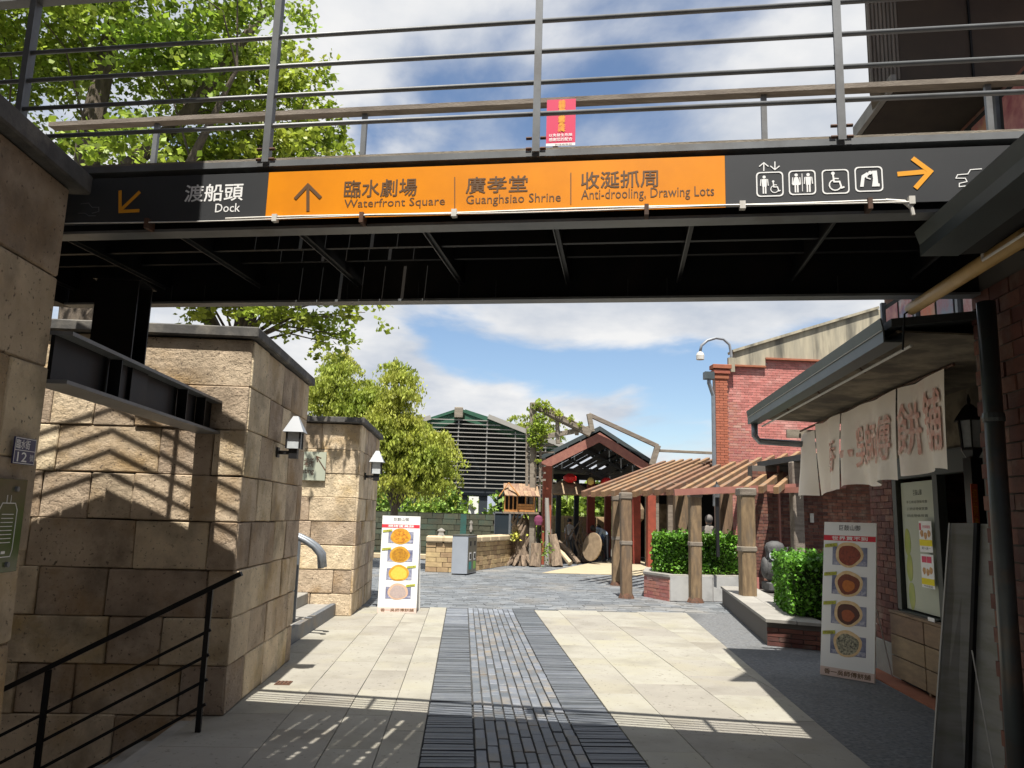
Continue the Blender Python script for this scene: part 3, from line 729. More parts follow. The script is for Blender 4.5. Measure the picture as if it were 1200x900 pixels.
# ================================================================ shop row on the right
SH0 = Vector((4.66, 8.35, 0)); EN = Vector((EL.y, -EL.x, 0))       # EL along the row, EN into the building
def SP(s_, d, z): return SH0+EL*s_+EN*d+Z3*z
def sb(parent, name, mat, s0, s1, d0, d1, z0, z1, bevel=0, **k): return MB().frame(SH0, EL, EN, Z3, s0, s1, d0, d1, z0, z1).build(name, mat, parent, bevel=bevel, **k)
def brickface(root, o, a, b, n, W, H, mats, bw_=.215, bh=.062, mort=.01, limit=290, proud=(.008,.013), name='brick', stuffmat=None, near=None, backing=MORTAR, seed=1, mask=None, double=True):
    """running-bond wall: nearest bricks one by one, the others joined"""
    rg = random.Random(seed); o = Vector(o); L_ = []
    rows = int(H/(bh+mort))
    for i in range(rows):
        off = -(bw_+mort)/2 if i % 2 else 0
        x = off
        while x < W:
            x0, x1 = max(x, 0), min(x+bw_, W)
            if x1-x0 > .03 and (mask is None or mask((x0+x1)/2, i*(bh+mort)+bh/2)): L_.append((x0, x1, i*(bh+mort), i*(bh+mort)+bh))
            x += bw_+mort
    L_.sort(key=lambda q: (o+a*q[0]+b*q[2]-EYE).length)
    rest = MB()
    for k, (x0, x1, z0, z1) in enumerate(L_):
        one = k < limit; m = MB() if one else rest; m.t = rg.random(); pr = rg.uniform(*proud)
        if one: m.frame(o, a, b, n, x0, x1, z0, z1, -.002, pr)
        else:
            P = lambda i, j, kk: o+a*i+b*j+n*kk
            m.add([P(x0,z0,pr),P(x1,z0,pr),P(x1,z1,pr),P(x0,z1,pr),P(x0,z0,0),P(x1,z0,0),P(x1,z1,0),P(x0,z1,0)], [(0,1,2,3),(0,4,5,1),(3,2,6,7),(0,3,7,4),(1,5,6,2)])
        if one: m.build(name, mats, root)
    if rest.v: rest.build('brickwork', stuffmat or mats, root, kind='stuff')

shop = thing('shop_building', SP(-1, .3, 0), 'shop on the right with dark brick pier and dark window frame behind the cloth banner', 'shop')
# brick corner pier and walls
sb(shop, 'pier_core', BRICKD, -.05, .60, .02, .9, .35, 2.5)
brickface(shop, SP(-.05, .02, .36), EL, Z3, -EN, .65, 2.1, BRICKD, seed=3, limit=60)
brickface(shop, SP(.60, .02, .36), EN, Z3, EL, 1.0, 2.1, BRICKD, seed=4, limit=20)
brickface(shop, SP(-.05, .9, .36), -EN, Z3, -EL, .88, 2.1, BRICKD, seed=5, limit=60)
sb(shop, 'plinth', SLAB, -.07, .62, -.0, .92, -.02, .35, .005)
sb(shop, 'side_wall', BRICKD, .62, .75, .3, 4.5, 0, 3.2)
sb(shop, 'wall_head', SOFF, -4.2, .62, .03, .14, 2.32, 3.05)
sb(shop, 'window_head', WINF, -2.1, -.06, .0, .10, 2.10, 2.32)
sb(shop, 'window_mullion', WINF, -1.14, -1.04, .01, .09, .74, 2.10); sb(shop, 'window_jamb', WINF, -.16, -.06, .01, .09, .74, 2.10); sb(shop, 'window_jamb', WINF, -2.1, -2.0, .01, .09, .0, 2.10)
sb(shop, 'window_sill', WINF, -1.04, -.16, -.02, .1, .68, .74)
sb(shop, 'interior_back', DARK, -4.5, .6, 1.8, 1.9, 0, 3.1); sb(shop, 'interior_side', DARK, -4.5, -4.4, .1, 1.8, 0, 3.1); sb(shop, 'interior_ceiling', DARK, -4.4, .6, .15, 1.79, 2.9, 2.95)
sb(shop, 'interior_counter', WINF, -2.0, -1.2, .5, .9, 0, 1.0)
sb(shop, 'interior_board', GREYS, -1.6, -1.2, .9, .93, 1.35, 1.75)
sb(shop, 'threshold', BRICKO, -2.2, .6, -.22, -.0, -.03, .012)
# glass and poster in the window
pst = thing('window_poster', SP(-.55, .0, .74), 'tall pale poster with green mangoes inside the shop window beside the pier', 'poster')
MB().frame(SH0, EL, EN, Z3, -.98, -.20, .05, .056, .76, 2.06).build('sheet', SIGNG, pst)
S3 = Sheet(SP(-.20, .05, .76), -EL, Z3, -EN, pst)
for k, (aa, bb_) in enumerate(((.10,.68),(.12,.42),(.14,.14))): S3.disc(aa, bb_, .075, .14, .001, M('mango_green_%d' % k, (.22,.30,.03), (.35,.36,.06), 8, .4), 'mango', wob=.04)
S3.text('巨鼓山御', .30, .50, 1.16, 1.22, .001, BLACKS); 
for k in range(5): S3.text('手工烘焙現做現賣'[k%3:], .12+.09*k*0, .62, 1.08-.07*k, 1.11-.07*k, .001, BLACKS) if k < 3 else None
pst2 = thing('product_flyer', SP(-.8, -.02, 1.0), 'two small stacked price flyers with yellow bands taped on the shop window', 'flyer')
for z0, z1 in ((1.36, 1.66), (1.02, 1.34)):
    MB().frame(SH0, EL, EN, Z3, -1.02, -.74, -.012, -.010, z0, z1).build('sheet', WHITE, pst2)
S4 = Sheet(SP(-.74, -.012, 1.02), -EL, Z3, -EN, pst2)
YB = M('yellow_band', (.75,.62,.02)); FOODR = M('food_print', (.42,.17,.06), (.62,.40,.16), 60, .6)
S4.rect(.0,.28,.03,.09,.001,YB,'band'); S4.rect(.0,.28,.40,.46,.001,YB,'band'); S4.rect(.03,.13,.24,.30,.001,PINK,'patch'); S4.rect(.14,.24,.24,.30,.001,PINK,'patch')
for aa, bb_ in ((.07,.16),(.15,.15),(.22,.17),(.06,.52),(.14,.50),(.22,.52)): S4.disc(aa, bb_, .035, .035, .001, FOODR, 'food_picture', n=10, wob=.1)
S4.rect(.01,.05,.55,.62,.001,PINK,'patch'); S4.text('特價優惠', .08, .25, .57, .60, .001, PINK); S4.text('門市限定', .04, .24, .005, .025, .001, BLACKS); S4.text('買十送一', .04, .24, .365, .39, .001, BLACKS)
sw = thing('price_card', SP(-1.0, -.06, .73), 'tiny white price card on the ledge of the wooden crate box', 'card'); MB().frame(SH0,EL,EN,Z3,-1.10,-.96,-.07,-.065,.70,.76).build('card', WHITE, sw)
# plank crates under the window
cr_ = thing('plank_box', SP(-.55, -.05, 0), 'wooden plank boxing under the shop window', 'planter box')
for k in range(3):
    z0 = .06+k*.215
    sb(cr_, 'plank', BOXW, -.86, -.06, -.08, -.05, z0, z0+.205, .004); sb(cr_, 'plank', BOXW, -1.75, -.88, -.08, -.05, z0, z0+.205, .004)
sb(cr_, 'top_board', BOXW, -1.76, -.05, -.09, .0, .70, .725, .003); sb(cr_, 'corner_post', BOXW, -.89, -.85, -.05, -.0, .02, .70)
# eave roof over the shop front
rf = thing('shop_roof', SP(-.5, .5, 2.8), 'low dark shop roof with slate grey gutter sloping over the cloth banner', 'roof')
GF, GN = Vector((3.32, 8.95, 2.74)), Vector((2.60, 4.62, 2.74))
gd = (GF-GN).normalized(); gn = Vector((gd.y, -gd.x, 0))
Lg = (GF-GN).length
g1 = MB(); 
prof = [(0,.0),(.02,.0),(.02,.15),(0,.15)]
m = MB(); m.extr([GN+gn*x+Z3*z for x, z in [(-.02,.155),(-.01,.155),(.005,.075),(.005,.012),(.11,.012),(.11,.12),(.12,.12),(.12,0),(-.006,0),(-.006,.075)]], GF-GN); m.build('gutter', GUTTER, rf)
m = MB(); m.tube([GN+gn*(-.012)+Z3*.078, GF+gn*(-.012)+Z3*.078], .004, 5); m.build('gutter_bead', PLATE_E, rf)
m = MB(); m.tube([GN+gn*.16-Z3*.02, GF+gn*.16-Z3*.02], .010, 6); m.build('conduit', CABLE, rf)
wl_ = 3.0   # depth of the roof towards the wall
def RP(s_, d): return GN+gd*s_+gn*(.03+d)+Z3*(.09+d*.10)
m = MB(); m.extr([RP(-.05,0), RP(-.05,2.6), RP(Lg+.05,2.6), RP(Lg+.05,0)], Z3*.05); m.build('roof_sheet', ROOFM, rf)
m = MB(); m.extr([RP(0,.05)-Z3*.03, RP(0,1.25)-Z3*.20, RP(Lg,1.25)-Z3*.20, RP(Lg,.05)-Z3*.03], Z3*.012); m.build('soffit', SOFF, rf)
for s_ in (.9, 2.0, 3.1): m = MB(); p = GN+gd*s_+gn*.13; m.tube([p+Z3*.02, p+gn*.05-Z3*.03], .006, 5); m.build('hook', RUST, rf)
m = MB(); m.tube([GF-gd*.06+gn*.06, GF-gd*.06+gn*.06-Z3*.14, GF-gd*.02+gn*.12-Z3*.20, GF+gn*.95-Z3*.24], .038, 10); m.build('downspout', GALV, rf, smooth=True)
sb(rf, 'verge_board', WOODG, .66, .70, -.9, .3, 2.62, 2.72)
# cloth banner (noren): five panels of one cloth
nr = thing('cloth_banner', Vector((3.75, 7.3, 2.0)), 'cream cloth shop banner in slit panels with faded red characters hanging under the eave', 'cloth banner')
N0, N1 = Vector((3.98, 9.0, 0)), Vector((3.47, 5.38, 0))
nd_ = (N1-N0).normalized(); nl = (N1-N0).length; nn2 = Vector((nd_.y, -nd_.x, 0))
if nn2.x > 0: nn2 = -nn2
def NP(t, z, off=0): return N0+nd_*t+Z3*z+nn2*off
def wave(t, z): return .06*math.sin(t*5.2+.5)*(2.85-z)*1.2+.035*math.sin(t*14+z*2)*(2.85-z)+.05*(2.7-z)*(1 if t < .5 else .2)
cuts = [(0,.36,1.90),(.38,1.00,1.93),(1.03,2.08,1.96),(2.12,2.62,2.0),(2.12,3.62,2.01)]
cuts = [(0,.52,1.88),(.55,1.42,1.93),(1.46,2.80,1.97),(2.83,3.66,2.02)]
SLIT = [.0]
for i, (t0, t1, zb) in enumerate(cuts):
    m = MB(); nx, nz = max(4, int((t1-t0)/.07)), 10; vs = []; 
    for a in range(nx+1):
        t = t0+(t1-t0)*a/nx
        ztop = 2.68+.05*(t/nl)+.02*abs(math.sin(t*4)) - (.06 if i == 0 else 0)
        zz0 = zb+.018*math.sin(t*7+i)+(.04*a/nx if i < 2 else 0)
        for b in range(nz+1):
            q = b/nz; z = ztop+(zz0-ztop)*q
            tt = t+(.02*q*(1 if a < nx/2 else -1)*abs(1-2*a/nx)**3)+.03*q*(1 if i==0 else 0)
            vs.append(NP(tt, z, wave(t, z)))
    fs = [(a*(nz+1)+b, (a+1)*(nz+1)+b, (a+1)*(nz+1)+b+1, a*(nz+1)+b+1) for a in range(nx) for b in range(nz)]
    m.add(vs, fs); o = m.build('cloth_panel', CLOTH, nr, smooth=True)
# characters printed on the cloth
for ch, t, zc, wd, ht in (('香', 1.15, 2.30, .26, .32), ('一', 1.62, 2.29, .20, .07), ('吳', 1.88, 2.33, .24, .36), ('師', 2.16, 2.34, .24, .36), ('傅', 2.56, 2.35, .26, .38), ('餅', 3.00, 2.38, .28, .42), ('舖', 3.40, 2.40, .32, .46)):
    S5 = Sheet(NP(t, zc, .0), nd_, Z3, nn2, nr)
    o = S5.text(ch, -wd/2, wd/2, -ht/2, ht/2, 0, CLOTHTXT, bold=.012)
    me = o.data
    for v in me.vertices:
        P = o.location+v.co+Vector(nr.location); tt = (P-N0).dot(nd_); P2 = P+nn2*(wave(tt, P.z)+.013); v.co = P2-Vector(nr.location)-o.location
m = MB(); m.tube([NP(-.1, 2.70, -.02), NP(nl+.1, 2.76, -.02)], .012, 6); m.build('hanging_rod', RUST, nr)
# lantern on a post, red couplet strip
lp = thing('shop_lantern', SP(-1.95, -.1, 0), 'black carriage lantern on a dark post behind the drainpipe', 'lamp')
c0 = AP(1137, 500, SP(-1.6,-.25,0), -EN); x, y = c0.x, c0.y
MB().box(x-.05,x+.05,y-.05,y+.05,0,2.16).build('post', LAMPB, lp)
MB().lathe((x,y,2.16),[(.05,0),(.085,.06),(.085,.08)],6).build('base', LAMPB, lp)
MB().lathe((x,y,2.24),[(.07,0),(.085,.22)],6).build('glass', LAMPG, lp)
for k in range(6):
    t = math.pi*k/3; MB().beam((x+.075*math.cos(t),y+.075*math.sin(t),2.24),(x+.09*math.cos(t),y+.09*math.sin(t),2.46),.012,.012).build('frame_bar', LAMPB, lp)
MB().lathe((x,y,2.46),[(.13,0),(.12,.02),(.06,.10),(.03,.13),(.012,.14),(.018,.17),(.004,.22)],6).build('lamp_cap', LAMPB, lp)
cp = thing('couplet_strip', (x-.06, y-.06, 1.5), 'narrow orange red paper strip with characters on the lantern post', 'paper strip')
MB().box(x-.075,x-.02,y-.066,y-.06,1.45,1.95).build('paper', M('couplet_paper', (.50,.10,.04)), cp)
S6 = Sheet((x-.075, y-.066, 1.45), XR, Z3, -YR, cp); S6.text('招\n財\n進\n寶', .01, .045, .03, .46, .002, YELLOW)
# near building: brick wall, drain pipe, higher eave, ochre pipe
nb = thing('brick_building', (3.6, 3.6, 0), 'nearest brown brick building at the right edge under the high eave', 'building')
q0 = AP(1168, 600, (3.05, 4.1, 0), Vector((.99,-.144,0)))
NB0 = Vector((3.12, 4.55, 0)); 
MB().frame(NB0, EL, EN, Z3, -5, 0, .02, 1.2, 0, 3.2).build('core', MORTARD, nb)
brickface(nb, NB0-EL*1.8+EN*.02, EL, Z3, -EN, 1.8, 3.1, BRICKD, seed=8, limit=295, bw_=.20, bh=.085, proud=(.006,.016))
rb = thing('rear_fill_block', (0,-12,0), 'long brick building closing the lane behind the viewpoint', 'building')  # unseen masses added to hold back fill light from behind
MB().box(-16, 16, -17, -11, 0, 9).build('wall', BRICKD, rb); MB().box(-16.3, 16.3, -17.3, -10.6, 9, 9.3).build('roof', ROOFM, rb)
MB().box(-16, -9, -11, 2, 0, 8).build('added_wing', BRICKD, rb)
MB().frame(NB0, EL, EN, Z3, -14, -1.9, .9, 6, 3.2, 8.0).build('added_upper_wall', BRICKD, nb); MB().frame(NB0, EL, EN, Z3, -14, -5.01, .0, 6, 0, 3.2).build('added_long_wall', BRICKD, nb)  # out of frame bulk, added so less sky lights the lane
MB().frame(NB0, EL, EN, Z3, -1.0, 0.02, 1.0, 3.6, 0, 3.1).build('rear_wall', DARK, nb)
ev = thing('high_eave', (2.6, 3, 2.9), 'high dark eave and gutter of the nearest building cutting across the banner', 'roof')
E0 = G(1080, 285, 2.93); ed = Vector((.17, .985, 0)).normalized(); en = Vector((ed.y, -ed.x, 0))
m = MB(); m.extr([E0+en*a+Z3*b for a, b in [(-.03,.055),(-.02,.055),(.0,-.01),(.0,-.055),(.15,-.055),(.15,.05),(.16,.05),(.16,-.065),(-.01,-.065),(-.01,-.01)]], -ed*4); m.build('gutter', GUTTER, ev)
m = MB(); m.extr([E0+en*.05+Z3*.03, E0+en*3.0+Z3*.6, E0+en*3.0-ed*4+Z3*.6, E0+en*.05-ed*4+Z3*.03], Z3*.04); m.build('roof_sheet', ROOFM, ev)
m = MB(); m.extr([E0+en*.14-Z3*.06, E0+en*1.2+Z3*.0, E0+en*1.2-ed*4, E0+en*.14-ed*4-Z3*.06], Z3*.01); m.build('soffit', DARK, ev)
m = MB(); m.tube([E0+en*.22-ed*.1-Z3*.09, E0+en*.22-ed*.1-Z3*.12, E0+en*.24-ed*.3-Z3*.11, E0+en*.3-ed*3-Z3*.1], .007, 6); m.build('hook_pipe', CABLE, ev)
yp = thing('ochre_pipe', AY(1070,365,4.6), 'ochre yellow pipe slung below the high eave at upper right', 'pipe')
m = MB(); m.tube([AY(1068,362,4.5), AY(1203,276,3.0)], .038, 12); m.build('pipe', PIPEY, yp, smooth=True)
m = MB(); m.tube([AY(1068,362,4.5), AY(1060,368,4.48), AY(1058,410,4.5)], .006, 6); m.build('wire_stay', BLACKS, yp)
p = AY(1139,318,3.62); m = MB(); m.tube([p+Vector((.035*math.cos(t), 0, .035*math.sin(t))) for t in np.linspace(0, 6.3, 14)], .003, 5, cap=False); m.build('wire_ring', BLACKS, yp)
dp = thing('drainpipe', (2.93, 4.2, 0), 'blue grey vertical drainpipe in front of the near brick wall', 'drainpipe')
m = MB(); m.tube([(2.985,4.2,2.9),(2.975,4.2,1.5),(2.965,4.2,0)], .05, 14); m.build('pipe', PIPED, dp, smooth=True)
m = MB(); m.lathe((2.98,4.2,2.2),[(.056,0),(.06,.02),(.056,.05)],14); m.build('collar', PIPED, dp)
# folded metal board leaning
mbd = thing('metal_board', (3.4, 5.2, 0), 'grey folded metal display board standing beside the drainpipe at lower right', 'board')
A0, A1 = AY(1092, 905, 5.3), AY(1114, 614, 5.42); B0_, B1_ = AY(1150, 930, 4.85), AY(1134, 614, 4.9)
a0 = Vector((3.22,5.30,0)); a1 = Vector((A1.x,5.36,A1.z)); 
def leaf(p0, p1, q1, q0, nm, mat):
    n_ = (p1-p0).cross(q0-p0).normalized(); m = MB(); m.extr([p0,p1,q1,q0], n_*.02); m.build(nm, mat, mbd)
c0_ = G(1128, 905, 0.0); c0_ = AY(1132, 905, 5.25); c1_ = AY(1141, 613, 5.3)
leaf(AY(1093,905,5.35), AY(1125,613,5.42), AY(1142,614,5.3), AY(1132,912,5.22), 'left_leaf', PLATEM) if False else None
leaf(AY(1092,912,5.35), AY(1113,613,5.42), c1_, AY(1131,915,5.25), 'left_leaf', PLATEM)
leaf(AY(1139,915,5.24), AY(1148,614,5.28), AY(1176,614,5.05), AY(1178,930,4.95), 'right_leaf', PLATEM)
m = MB(); m.beam(AY(1134,915,5.23), AY(1145,613,5.27), .03, .03); m.build('hinge_strip', BLACKS, mbd)
m = MB(); m.beam(AY(1092,912,5.33), AY(1113,613,5.40), .012, .012); m.build('edge_trim', PLATE_E, mbd)
m = MB(); m.tube([AY(1139,762,5.1), AY(1165,905,4.9)], .004, 5); m.build('stay_cord', CABLE, mbd)

# ---------------------------------------------------------------- A-frame food signs
PIESET = {}
def food_sign(name, corners, yb, label, fillings, tags_right, title, band, thk=.02):
    (TL, TR_, BR, BL) = corners
    r = thing(name, (BL+BR)/2, label, 'sign')
    a = (BR-BL); Wd = a.length; a.normalize(); up = ((TL-BL)+(TR_-BR))/2; Hh = up.length; up = (up-a*up.dot(a)).normalized(); n = a.cross(up).normalized()
    if n.y > 0: n = -n
    m = MB(); m.frame(BL, a, up, n, 0, Wd, 0, Hh, -thk, 0); m.build('board', WHITE, r)
    s = Sheet(BL, a, up, n, r); W_, H_ = Wd, Hh
    s.text(title, .30*W_, .70*W_, .945*H_, .982*H_, .001, BLACKS, bold=-.005)
    s.rect(.0, W_*(.99), .875*H_, .91*H_, .001, REDBAND, 'title_band'); s.text(band, .16*W_, .84*W_, .880*H_, .905*H_, .0025, WHITE, bold=.02)
    for k, fl in enumerate(fillings):
        cy_ = (.785-.19*k)*H_; 
        s.rect(.18*W_, .84*W_, cy_-.072*H_, cy_+.05*H_, .001, PRINTB, 'photo_backdrop')
        s.rect(.2*W_, .55*W_, cy_-.070*H_, cy_-.045*H_, .0022, PRINTW, 'photo_cloth'); s.rect(.62*W_, .83*W_, cy_-.068*H_, cy_-.04*H_, .0022, PRINTW, 'photo_cloth')
        s.disc(.5*W_, cy_, .265*W_, .084*H_, .0025, fl[1], 'pastry_crust', 22, wob=.03)
        s.disc(.5*W_, cy_-.004*H_, .21*W_, .066*H_, .0042, fl[0], 'pastry_filling', 20, wob=.05)
        if fl[2]: s.disc(.5*W_, cy_-.014*H_, .12*W_, .038*H_, .0056, fl[2], 'pastry_centre', 16, wob=.06)
        if tags_right and k >= 2: a0 = .70*W_; bb_ = cy_+.048*H_
        else: a0 = .03*W_; bb_ = cy_+.040*H_
        s.poly([(a0, bb_), (a0+.24*W_, bb_+.012*H_), (a0+.24*W_, bb_+.034*H_), (a0, bb_+.022*H_)], .006, TAGC, 'flavour_tag')
        s.text('土鳳梨紅豆沙芋頭酥抹茶'[k*2:k*2+3], a0+.03*W_, a0+.21*W_, bb_+.010*H_, bb_+.024*H_, .0074, BROWNT)
    s.rect(0, W_, 0, .055*H_, .001, M('foot_band', (.62,.48,.42)), 'foot_band'); s.text('香一吳師傅餅舖', .08*W_, .93*W_, .012*H_, .044*H_, .0025, BROWNT, bold=.02)
    return r, a, up, n, BL, Wd, Hh
REDBAND = M('red_band', (.60,.03,.05)); PRINTB = M('photo_blue', (.10,.11,.20), (.30,.31,.40), 9, .5); PRINTW = M('photo_pale', (.45,.45,.52), (.16,.17,.28), 30, .5); TAGC = M('tag_olive', (.42,.44,.06))
CRUST = M('pastry_crust', (.72,.54,.32), (.62,.42,.20), 22, .6); CRUSTY = M('pastry_golden', (.66,.36,.03), (.5,.23,.02), 12, .6)
F = lambda c1, c2, sc_=38: M('pastry_fill', c1, c2, sc_, .6)
b0, b1 = Vector((3.92,8.59,0)), Vector((4.29,8.15,0))
b0, b1 = G(961,790,.0), G(1025,801,.0)
d = (b1-b0); 
tl, tr = AY(968,611,b0.y+.12), AY(1035,614,b1.y+.12)
r, a, up, n, BL, Wd, Hh = food_sign('food_sign', (tl, tr, b1, b0), 0, 'tall white sign with four brown pastries standing on dark asphalt by the shop', 
    [(F((.30,.06,.025),(.16,.03,.015)), CRUST, None), (F((.20,.05,.02),(.14,.03,.015)), CRUST, F((.50,.16,.02),(.42,.12,.02))), (F((.06,.02,.015),(.10,.03,.02)), CRUST, F((.36,.09,.03),(.28,.07,.02))), (F((.02,.025,.02),(.45,.42,.30),45), CRUST, None)], False, '巨鼓山御', '世界買不到')
m = MB(); p = BL+a*Wd+up*Hh*.45-n*.03; m.tube([p, Vector((p.x, p.y, 0))-n*.35+Z3*.01], .006, 5); m.build('prop_rod', CABLE, r)
b0, b1 = G(442,718,0), G(487,716,0); b1 = Vector((b0.x+.62, b0.y+.05, 0))
tl, tr = AY(438,605,b0.y+.10), AY(481,605,b1.y+.10)
r, a, up, n, BL, Wd, Hh = food_sign('food_sign', (tl, tr, b1, b0), 0, 'tall white sign with four yellow pastries in the sun before the far pillar',
    [(F((.80,.36,.02),(.35,.12,.01),25), CRUSTY, None), (F((.50,.24,.01),(.30,.13,.01)), CRUSTY, None), (F((.80,.52,.08),(.75,.45,.05)), CRUSTY, None), (F((.45,.36,.33),(.36,.29,.28)), F((.62,.42,.30),(.55,.36,.26)), None)], True, '巨鼓山御', '現烤蛋黃酥')
bl2 = BL+a*Wd*.12-n*.42; m = MB(); u2 = (up*Hh-(-n*.42)*1.0+a*.0); m.extr([bl2, bl2+a*Wd, BL+a*Wd*1.0+up*Hh-n*.03, BL+a*0.05+up*Hh-n*.03], -n*.015); m.build('back_leaf', WHITE, r)

# ---------------------------------------------------------------- upper storey building behind the bridge
ub = thing('upper_storey', (6, 8, 3.2), 'upper brick storey with coloured picture windows and a brown corrugated box above the shop roof', 'building')
U0 = Vector((5.15, 9.2, 0))
def UB(name, mat, s0, s1, d0, d1, z0, z1, bevel=0): return MB().frame(U0, EL, EN, Z3, s0, s1, d0, d1, z0, z1).build(name, mat, ub, bevel=bevel)
UB('wall_core', BRICKD, -6, 0, .05, 4, 3.0, 5.59)
ART = [M('art_red', (.35,.03,.03), (.45,.40,.36), 7, .5, c3=(.05,.09,.20)), M('art_blue', (.14,.24,.30), (.30,.12,.14), 5, .5, c3=(.5,.42,.3)), M('art_pink', (.45,.20,.16), (.25,.06,.07), 6, .5), M('art_orange', (.55,.12,.03), (.40,.30,.18), 5, .5, c3=(.20,.04,.10))]
k = 0
for z0, z1 in ((3.35, 4.3), (4.45, 5.5)):
    for i in range(5):
        s0 = -.12-.95*i
        f = UB('window_frame', DARK, s0-.86, s0, .0, .04, z0, z1)
        MB().frame(U0, EL, EN, Z3, s0-.80, s0-.45, -.008, -.002, z0+.06, z1-.06).build('picture_pane', ART[k%4], f); MB().frame(U0, EL, EN, Z3, s0-.40, s0-.06, -.008, -.002, z0+.06, z1-.06).build('picture_pane', ART[(k+2)%4], f); k += 1
        UB('mullion', GREYS, s0+.01, s0+.06, -.03, .03, z0-.05, z1+.05)
# sloping verge of the storey roof
q0 = G(1000,163,5.6); m = MB(); m.extr([q0+EN*.06, q0+EN*2.0, q0+EN*2.0-EL*1.0, q0+EN*.06-EL*1.0], Z3*.08); m.build('eave_soffit', M('gable_brown', (.05,.037,.025), (.03,.022,.016), 3), ub)
m = MB(); m.extr([q0, q0+EN*.05, q0+EN*.05-EL*1.0, q0-EL*1.0], Z3*.13); m.build('fascia', SLAB, ub)
m = MB(); m.extr([q0+EL*.01, q0+EN*2.0+EL*.01, q0+EN*2.0+EL*.01+Z3*.7, q0+EN*.5+EL*.01+Z3*.35], EL*.05); m.build('verge_board', WOODG, ub)
# box with corrugated panel
BX = AY(1022, 104, 6.5)
ub2 = thing('rooftop_box', (BX.x+1, 6.5, BX.z), 'brown metal clad box with a corrugated grey corner strip above the bridge at top right', 'roof box')
MB().prism([(BX.x+.30,6.52),(BX.x+4,6.52),(BX.x+5.6,9.1),(BX.x+1.9,9.1)], BX.z-.02, BX.z+1.9).build('clad_panel', M('brown_cladding', (.060,.044,.028), (.042,.031,.021), 2, .7), ub2)
cm = M('corrugated_sheet', (.20,.17,.135), (.14,.12,.095), 2, .6, stain=((.09,.07,.05), 1.5))
for k in range(8): MB().lathe((BX.x+.02+k*.038, 6.535, BX.z), [(.017,0),(.017,1.9)], 8).build('corrugation', cm, ub2)
MB().prism([(BX.x,6.55),(BX.x+.31,6.55),(BX.x+1.9,9.1),(BX.x+1.6,9.1)], BX.z-.01, BX.z+1.9).build('side_panel', cm, ub2)
for k in range(3): MB().box(BX.x+1.0+k*.9,BX.x+1.02+k*.9,6.505,6.52,BX.z,BX.z+1.9).build('panel_seam', BLACKS, ub2)
MB().prism([(BX.x-1.1,4.9),(BX.x+5,4.9),(BX.x+5.6,9.1),(BX.x+1.9,9.1)], BX.z+1.9, BX.z+2.0).build('roof_slab', ROOFM, ub2)  # out of frame overhang, added to keep the cladding in shade

# ---------------------------------------------------------------- large brick building with rendered parapet
bk = thing('brick_building', (9, 21, 0), 'big sunlit red brick building with stained rendered parapet rising to the right', 'building')
WX0, WX1, WY = 7.15, 13.5, 21.0
MB().prism([(WX0+.02,WY+.02),(WX1,WY+.02),(WX1+3,WY+6),(WX0+2.6,WY+6)], 0, 5.94).build('core', MORTAR, bk)
zt1 = AY(880,425,WY).z; zt2 = AY(930,425,WY).z
xs = AY(896,420,WY).x
brickface(bk, (WX0, WY+.02, 0), XR, Z3, -YR, WX1-WX0, 6.35, BRICK, seed=30, limit=260, mask=lambda x, z: z < (5.90 if x < xs-WX0 else 6.12))
pr = [AY(862,412,WY), AY(1036,360,WY), AY(1060,352,WY)]
z_at = lambda x: pr[0].z+(x-pr[0].x)*(pr[1].z-pr[0].z)/(pr[1].x-pr[0].x)
MB().box(xs+.01,WX1,WY+.02,WY+.4,5.945,6.16).build('upper_core', MORTAR, bk)
m = MB(); m.extr([(7.42,WY-.05,5.94),(xs,WY-.05,5.94),(xs,WY-.05,6.17),(WX1,WY-.05,6.17),(WX1,WY-.05,z_at(11.4)+.1),(11.6,WY-.05,z_at(11.6)),(7.42,WY-.05,z_at(7.42))], (0,.35,0)); m.build('parapet', CONC, bk)
m = MB(); m.beam((7.36,WY+.1,z_at(7.36)+.03),(11.65,WY+.1,z_at(11.65)+.03),.45,.07); m.build('parapet_coping', CONC, bk)
m = MB(); m.beam((7.3,WY-.04,5.915),(xs,WY-.04,5.915),.1,.05); m.build('string_course', BRICKO, bk); m = MB(); m.beam((xs,WY-.05,6.15),(WX1,WY-.05,6.15),.1,.05); m.build('string_course', BRICKO, bk)
MB().box(6.83,7.18,20.87,21.1,0,5.75).build('pilaster', MORTAR, bk)
brickface(bk, (6.83,20.85,0), XR, Z3, -YR, .35, 5.75, BRICKO, seed=31, limit=0, proud=(.01,.012)); 
for k in range(3): MB().box(6.80-.03*k,7.21+.03*k,20.81-.03*k,21.1,5.5+.14*k,5.62+.14*k).build('corbel', BRICKO, bk, bevel=.01)
dpp = thing('downpipe', (6.55, 20.9, 0), 'grey downpipe with hopper at the left edge of the big brick building', 'drainpipe')
m = MB(); m.tube([(6.60,20.7,5.5),(6.60,20.7,5.35),(6.73,20.75,5.0),(6.73,20.75,2.0)], .055, 8); m.build('pipe', GALV, dpp); MB().box(6.47,6.73,20.6,20.82,5.45,5.65).build('hopper', GUTTER, dpp)
gl = thing('gooseneck_lamp', (7.3, 20.9, 5.85), 'white gooseneck lamp arching off the brick building parapet', 'lamp')
pc = [AY(856,432,20.9), AY(857,416,20.9), AY(855,404,20.9), AY(848,397.5,20.9), AY(839,396,20.9), AY(829,399,20.9), AY(822,405,20.9), AY(820.5,412,20.9)]
m = MB(); m.tube(pc, .04, 8); m.build('arm', LAMPW, gl, smooth=True)
hd = pc[-1]; MB().lathe((hd.x,hd.y,hd.z-.17),[(.11,-.06),(.115,.06),(.09,.13),(.03,.17)],12).build('shade', CABLE, gl); 
